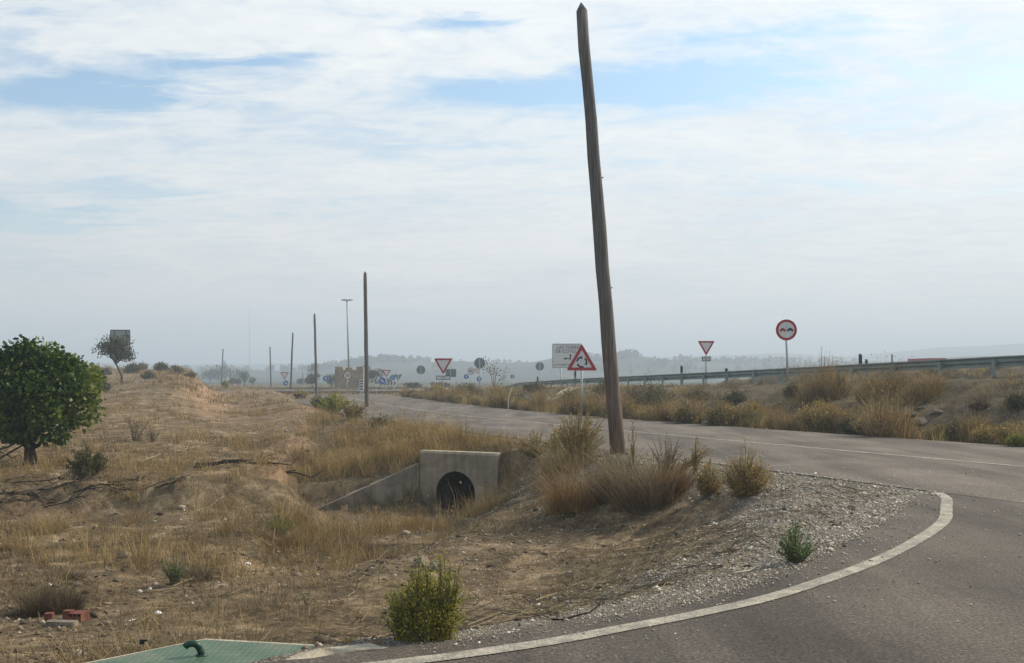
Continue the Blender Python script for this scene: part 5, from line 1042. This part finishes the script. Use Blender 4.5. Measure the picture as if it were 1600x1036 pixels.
tp = [(w_(-12, Ye), 0, zat(565, Ye) - bz_), (w_(4, Ye), 0, zat(578, Ye) - bz_), (w_(14, Ye), 0, zat(586, Ye) - bz_), (w_(-2, Ye), .2, zat(574, Ye) - bz_)]
for a in tp: q.tube([(0, 0, -.1), (a[0] * .35, 0, a[2] * .5), a], [.05, .035, .015], 5)
q.build('stem', M['twig'], e); PP = np.concatenate([np.array(a)[None] + rng.normal(0, .28, (60 if i == 0 else 34, 3)) * np.array([.8, .8, 1.3]) - np.array([0, 0, .3]) for i, a in enumerate(tp)]); DD = rng.normal(0, 1, (len(PP), 3))
V, fs, T = leaves(PP, DD, np.full(len(PP), .2), np.clip(rng.normal(.5, .2, len(PP)), 0, 1), aspect=.3); mesh('crown', V, fs, M['grey'], e, tint=T)
FT = [(345, 571, 20, 420, 'hazy blue green trees, broadest of the far clump behind the far pole'), (328, 577, 16, 390, 'hazy dark tree at the left end of the far clump by the hill'), (352, 566, 9, 430, 'hazy pointed tree, tallest of the far clump by the hill'), (370, 578, 12, 400, 'hazy pale tree at the right end of the far clump'), (382, 579.5, 9, 250, 'dark round tree right of the short far pole'), (395, 588, 6, 245, 'small dark tree touching the dark round tree on its right'), (364, 590, 7, 240, 'low dark shrubby tree at the foot of the short far pole'), (372, 592, 7, 238, 'low olive shrubby tree between short far pole and dark round tree'),
      (488, 583, 14, 185, 'dark olive tree standing behind the third pole'), (518, 583, 12, 180, 'round dark tree behind the pale blue disc'), (489, 568, 11, 330, 'tall hazy green tree rising behind the third pole'), (468, 591, 8, 290, 'low hazy tree left of the third pole'), (588, 578, 15, 190, 'olive tree right of the battlement wall behind the upright pole'), (574, 571, 13, 240, 'tall dark tree right above the battlement wall end'), (602, 590, 9, 200, 'low dark shrubby tree behind the small far yield sign'), (645, 600, 14, 160, 'low bushy growth far behind the round sign back'), (690, 598, 16, 165, 'low bushy growth far behind the large yield sign'),
      (536, 566, 3, 620, 'slim hazy cypress right above the battlement wall'), (530, 567, 3, 620, 'slim hazy cypress left above the battlement wall'), (1586, 590, 16, 62, 'green roadside shrub seen under the guardrail at the right')]
for px, top, hw, Y, lab in FT:
    x, y = at(px, Y); z = gz(x, y); h = max(zat(top, Y) - z, 1.0); r = hw / F * Y; slim = hw < 4
    tree('far_tree' if px != 1586 else 'roadside_tree', lab, (x, y, z), h, r, h * (.08 if slim else .18), 700 if Y > 300 else 1300, max(.13 * r, .12), 'darkleaf', max(.04 * h, .05), lumps=6 if slim else 11, tb=.42, limbs=3, shell=.4, group='trees in the far haze' if px != 1586 else None)
def far_wood():
    n = 5200; th = np.radians(rng.uniform(-34, 34, n)); r = rng.normal(830, 60, n); x, y = r * np.sin(th), r * np.cos(th); w = fbm(x / 90., y / 90., 3, 91); k = w > -.02; x, y, w = x[k], y[k], w[k]; n = len(x)
    h = rng.uniform(2, 5, n) * (1 + 1.2 * np.clip(w, 0, .6)); z = H(x, y); m = 60
    d = rng.normal(0, 1, (n, m, 3)); d /= np.linalg.norm(d, axis=2)[..., None]; P = np.stack([x, y, z + h * .5], 1)[:, None] + d * (h * .5)[:, None, None] * np.array([.75, .75, 1]) * rng.uniform(.5, 1, (n, m, 1))
    V, fs, T = leaves(P.reshape(-1, 3), (d + rng.normal(0, .5, d.shape)).reshape(-1, 3), np.repeat(h * .24, m) * rng.uniform(.6, 1.3, n * m), rng.uniform(.2, .7, n * m), aspect=.5)
    stuff(mesh('far_wood', V, fs, M['darkleaf'], tint=T), 'hazy blue wood covering the distant hills', 'wood')
far_wood()
Yt = 148; x, y = at(1466.5, Yt); z = gz(x, y); e = empty('red_lorry', (x, y, z), 'red lorry with a white stripe, only its roof showing over the guardrail', 'lorry', R_(8)); h = zat(559.5, Yt) - z
MB().box((0, 3.2, h / 2 + .45), (2.5, 6.4, h - .9), 0, .08).build('cargo_box', M['lorry'], e); MB().box((0, -.012, h - .48), (2.3, .03, .22)).build('white_stripe', M['white'], e)
MB().box((0, 7.5, h * .42 + .3), (2.35, 1.8, h * .72), 0, .15).build('cab', M['lorry'], e)
for sx in (-1, 1):
    for yy in (1.2, 5.6, 7.6): 
        wb = MB(); wb.tube([(sx * 1.0, yy, .5), (sx * 1.22, yy, .5)], .48, 18); wb.build('wheel', M['rubber'], e)

# ------------------------------------------------------------------ air, light, sky, camera
SUN_AZ, SUN_EL = 60.0, 36.0
m, t, out = nt('haze_air'); vp = nd(t, 'ShaderNodeVolumePrincipled', inp={'Density': .00125, 'Anisotropy': .1}); vp.inputs['Color'].default_value = (.74, .87, 1, 1); t.links.new(vp.outputs[0], out.inputs['Volume'])
hb = MB().box((0, 0, 45), (9000, 9000, 98)).build('haze', m); hb['kind'] = 'stuff'; hb['label'] = 'pale blue haze lying over the whole plain'; hb['category'] = 'haze'
sd = bpy.data.lights.new('sun', 'SUN'); sd.energy = 5.0; sd.angle = R_(1.2); sd.color = (1, .87, .68); so = bpy.data.objects.new('sun', sd); COL.objects.link(so)
az, el = R_(SUN_AZ), R_(SUN_EL); dv = Vector((math.sin(az) * math.cos(el), math.cos(az) * math.cos(el), math.sin(el))); so.rotation_euler = dv.to_track_quat('Z', 'Y').to_euler(); so.location = dv * 60
w = bpy.data.worlds.new('World'); sc.world = w; w.use_nodes = True; t = w.node_tree; t.nodes.clear(); out = t.nodes.new('ShaderNodeOutputWorld'); bg = nd(t, 'ShaderNodeBackground', inp={'Strength': .1}); t.links.new(bg.outputs[0], out.inputs[0])
sk = nd(t, 'ShaderNodeTexSky', sky_type='NISHITA', sun_disc=False, sun_elevation=el, sun_rotation=az, air_density=1.2, dust_density=2.0, ozone_density=2.0)
tc = nd(t, 'ShaderNodeTexCoord').outputs['Generated']; sx = nd(t, 'ShaderNodeSeparateXYZ'); t.links.new(tc, sx.inputs[0])
zc = mth(t, 'ADD', mth(t, 'MAXIMUM', sx.outputs[2], 0), .10); cv = nd(t, 'ShaderNodeCombineXYZ'); t.links.new(mth(t, 'DIVIDE', sx.outputs[0], zc), cv.inputs[0]); t.links.new(mth(t, 'DIVIDE', sx.outputs[1], zc), cv.inputs[1])
def cmap(scale, loc=(0, 0, 0), rot=0):
    mp = nd(t, 'ShaderNodeMapping'); mp.inputs['Scale'].default_value = scale; mp.inputs['Location'].default_value = loc; mp.inputs['Rotation'].default_value = (0, 0, rot); t.links.new(cv.outputs[0], mp.inputs[0]); return mp.outputs[0]
n1 = noise(t, cmap((.8, 1.15, 1), (3.1, 1.4, 0)), 1.15, 9, .60, .5); n2 = noise(t, cmap((1.3, 3.0, 1), (1, 5, 0), .35), 2.2, 9, .66, .8); n3 = noise(t, cmap((.5, .9, 1), (8, 2, 0), .2), .8, 5, .5, .4)
# openings of blue sky: direction space (azimuth tangent, elevation tangent)
ya = mth(t, 'MAXIMUM', mth(t, 'ABSOLUTE', sx.outputs[1]), .05); U = mth(t, 'DIVIDE', sx.outputs[0], ya); Vv = mth(t, 'DIVIDE', sx.outputs[2], ya)
wob = mth(t, 'MULTIPLY', mth(t, 'SUBTRACT', n2, .5), .16); wob2 = mth(t, 'MULTIPLY', mth(t, 'SUBTRACT', n1, .5), .10)
Uw = mth(t, 'ADD', U, wob); Vw = mth(t, 'ADD', Vv, wob2); hole = None; HK = 1.22
for px, py, rx, ry, a in ((900, 140, 260, 30, .46), (1120, 55, 190, 22, .20), (1150, 110, 180, 36, .22), (130, 138, 190, 34, .42), (320, 84, 150, 18, .30), (715, 18, 120, 13, .36), (1540, 140, 110, 26, .10), (60, 345, 190, 34, .22), (230, 290, 150, 18, .16), (470, 75, 90, 18, .16), (20, 60, 70, 40, .18), (1350, 290, 240, 20, .10), (1330, 30, 60, 14, .18)):
    du = mth(t, 'DIVIDE', mth(t, 'SUBTRACT', Uw, (px - 800) / F), rx / F); dw = mth(t, 'DIVIDE', mth(t, 'SUBTRACT', Vw, (HZ - py) / F), ry / F)
    g = mth(t, 'MULTIPLY', mth(t, 'EXPONENT', mth(t, 'MULTIPLY', mth(t, 'ADD', mth(t, 'MULTIPLY', du, du), mth(t, 'MULTIPLY', dw, dw)), -1.0)), a); hole = g if hole is None else mth(t, 'ADD', hole, g)
cl = mth(t, 'ADD', mth(t, 'MULTIPLY', n1, .85), mth(t, 'ADD', mth(t, 'MULTIPLY', n2, .70), mth(t, 'MULTIPLY', n3, .35))); cl = mth(t, 'SUBTRACT', cl, mth(t, 'MULTIPLY', hole, 1.4))
hi = nd(t, 'ShaderNodeMapRange', inp={1: .13, 2: .32, 3: .05, 4: .60}); t.links.new(sx.outputs[2], hi.inputs[0]); n4 = noise(t, cmap((2.4, 3.4, 1), (2, 7, 0), .5), 3.0, 9, .62, .7); cl = mth(t, 'ADD', cl, mth(t, 'MULTIPLY', mth(t, 'SUBTRACT', n4, .5), hi.outputs[0]))
hzm = nd(t, 'ShaderNodeMapRange', inp={1: .02, 2: .22, 3: .16, 4: 0.0}); t.links.new(sx.outputs[2], hzm.inputs[0]); cl = mth(t, 'ADD', cl, hzm.outputs[0])
mask = ramp(t, cl, [(.56, (.0, .0, .0)), (.74, (.50, .50, .50)), (.88, (.86, .86, .86)), (1.06, (1, 1, 1))])
zen = nd(t, 'ShaderNodeMapRange', inp={1: .42, 2: .75, 3: 1.0, 4: .30}); t.links.new(sx.outputs[2], zen.inputs[0]); mask = mth(t, 'MULTIPLY', mask, zen.outputs[0])
shade = ramp(t, mth(t, 'ADD', mth(t, 'MULTIPLY', n1, .6), mth(t, 'MULTIPLY', n4, .4)), [(.32, (.82, .86, .91)), (.5, (1, 1, 1)), (.66, (1.14, 1.10, 1.05))])
lowt = nd(t, 'ShaderNodeMapRange', inp={1: .02, 2: .22, 3: 1.0, 4: 0.0}); t.links.new(sx.outputs[2], lowt.inputs[0]); ccol = mixc(t, 1.0, mixc(t, lowt.outputs[0], (9.0, 9.5, 9.8), (10.2, 9.75, 9.3)), shade, 'MULTIPLY')
el_t = nd(t, 'ShaderNodeMapRange', inp={1: .0, 2: .34, 3: .93, 4: 1.0}); t.links.new(sx.outputs[2], el_t.inputs[0])
az_t = nd(t, 'ShaderNodeMapRange', inp={1: -.5, 2: .5, 3: .88, 4: 1.06}); t.links.new(sx.outputs[0], az_t.inputs[0])
ccol = mixc(t, 1.0, ccol, mth(t, 'MULTIPLY', el_t.outputs[0], az_t.outputs[0]), 'MULTIPLY')
skyc = mixc(t, 1.0, sk.outputs[0], (1.35, 1.62, 1.72), 'MULTIPLY')
t.links.new(mixc(t, mask, skyc, ccol), bg.inputs[0])
cd = bpy.data.cameras.new('camera'); co = bpy.data.objects.new('camera', cd); COL.objects.link(co); cd.sensor_width = 36; cd.lens = 36.0; cd.shift_y = (HZ - 518) / 1600; cd.clip_end = 20000; cd.clip_start = .05
co.location = (0, 0, EYE); co.rotation_euler = (R_(90), 0, 0); sc.camera = co
sc.render.engine = 'CYCLES'; sc.cycles.use_denoising = True; sc.cycles.volume_bounces = 0; sc.cycles.max_bounces = 6; sc.cycles.transparent_max_bounces = 8
sc.view_settings.view_transform = 'Standard'; sc.view_settings.look = 'None'; sc.view_settings.exposure = 0.14; sc.view_settings.gamma = 1.0
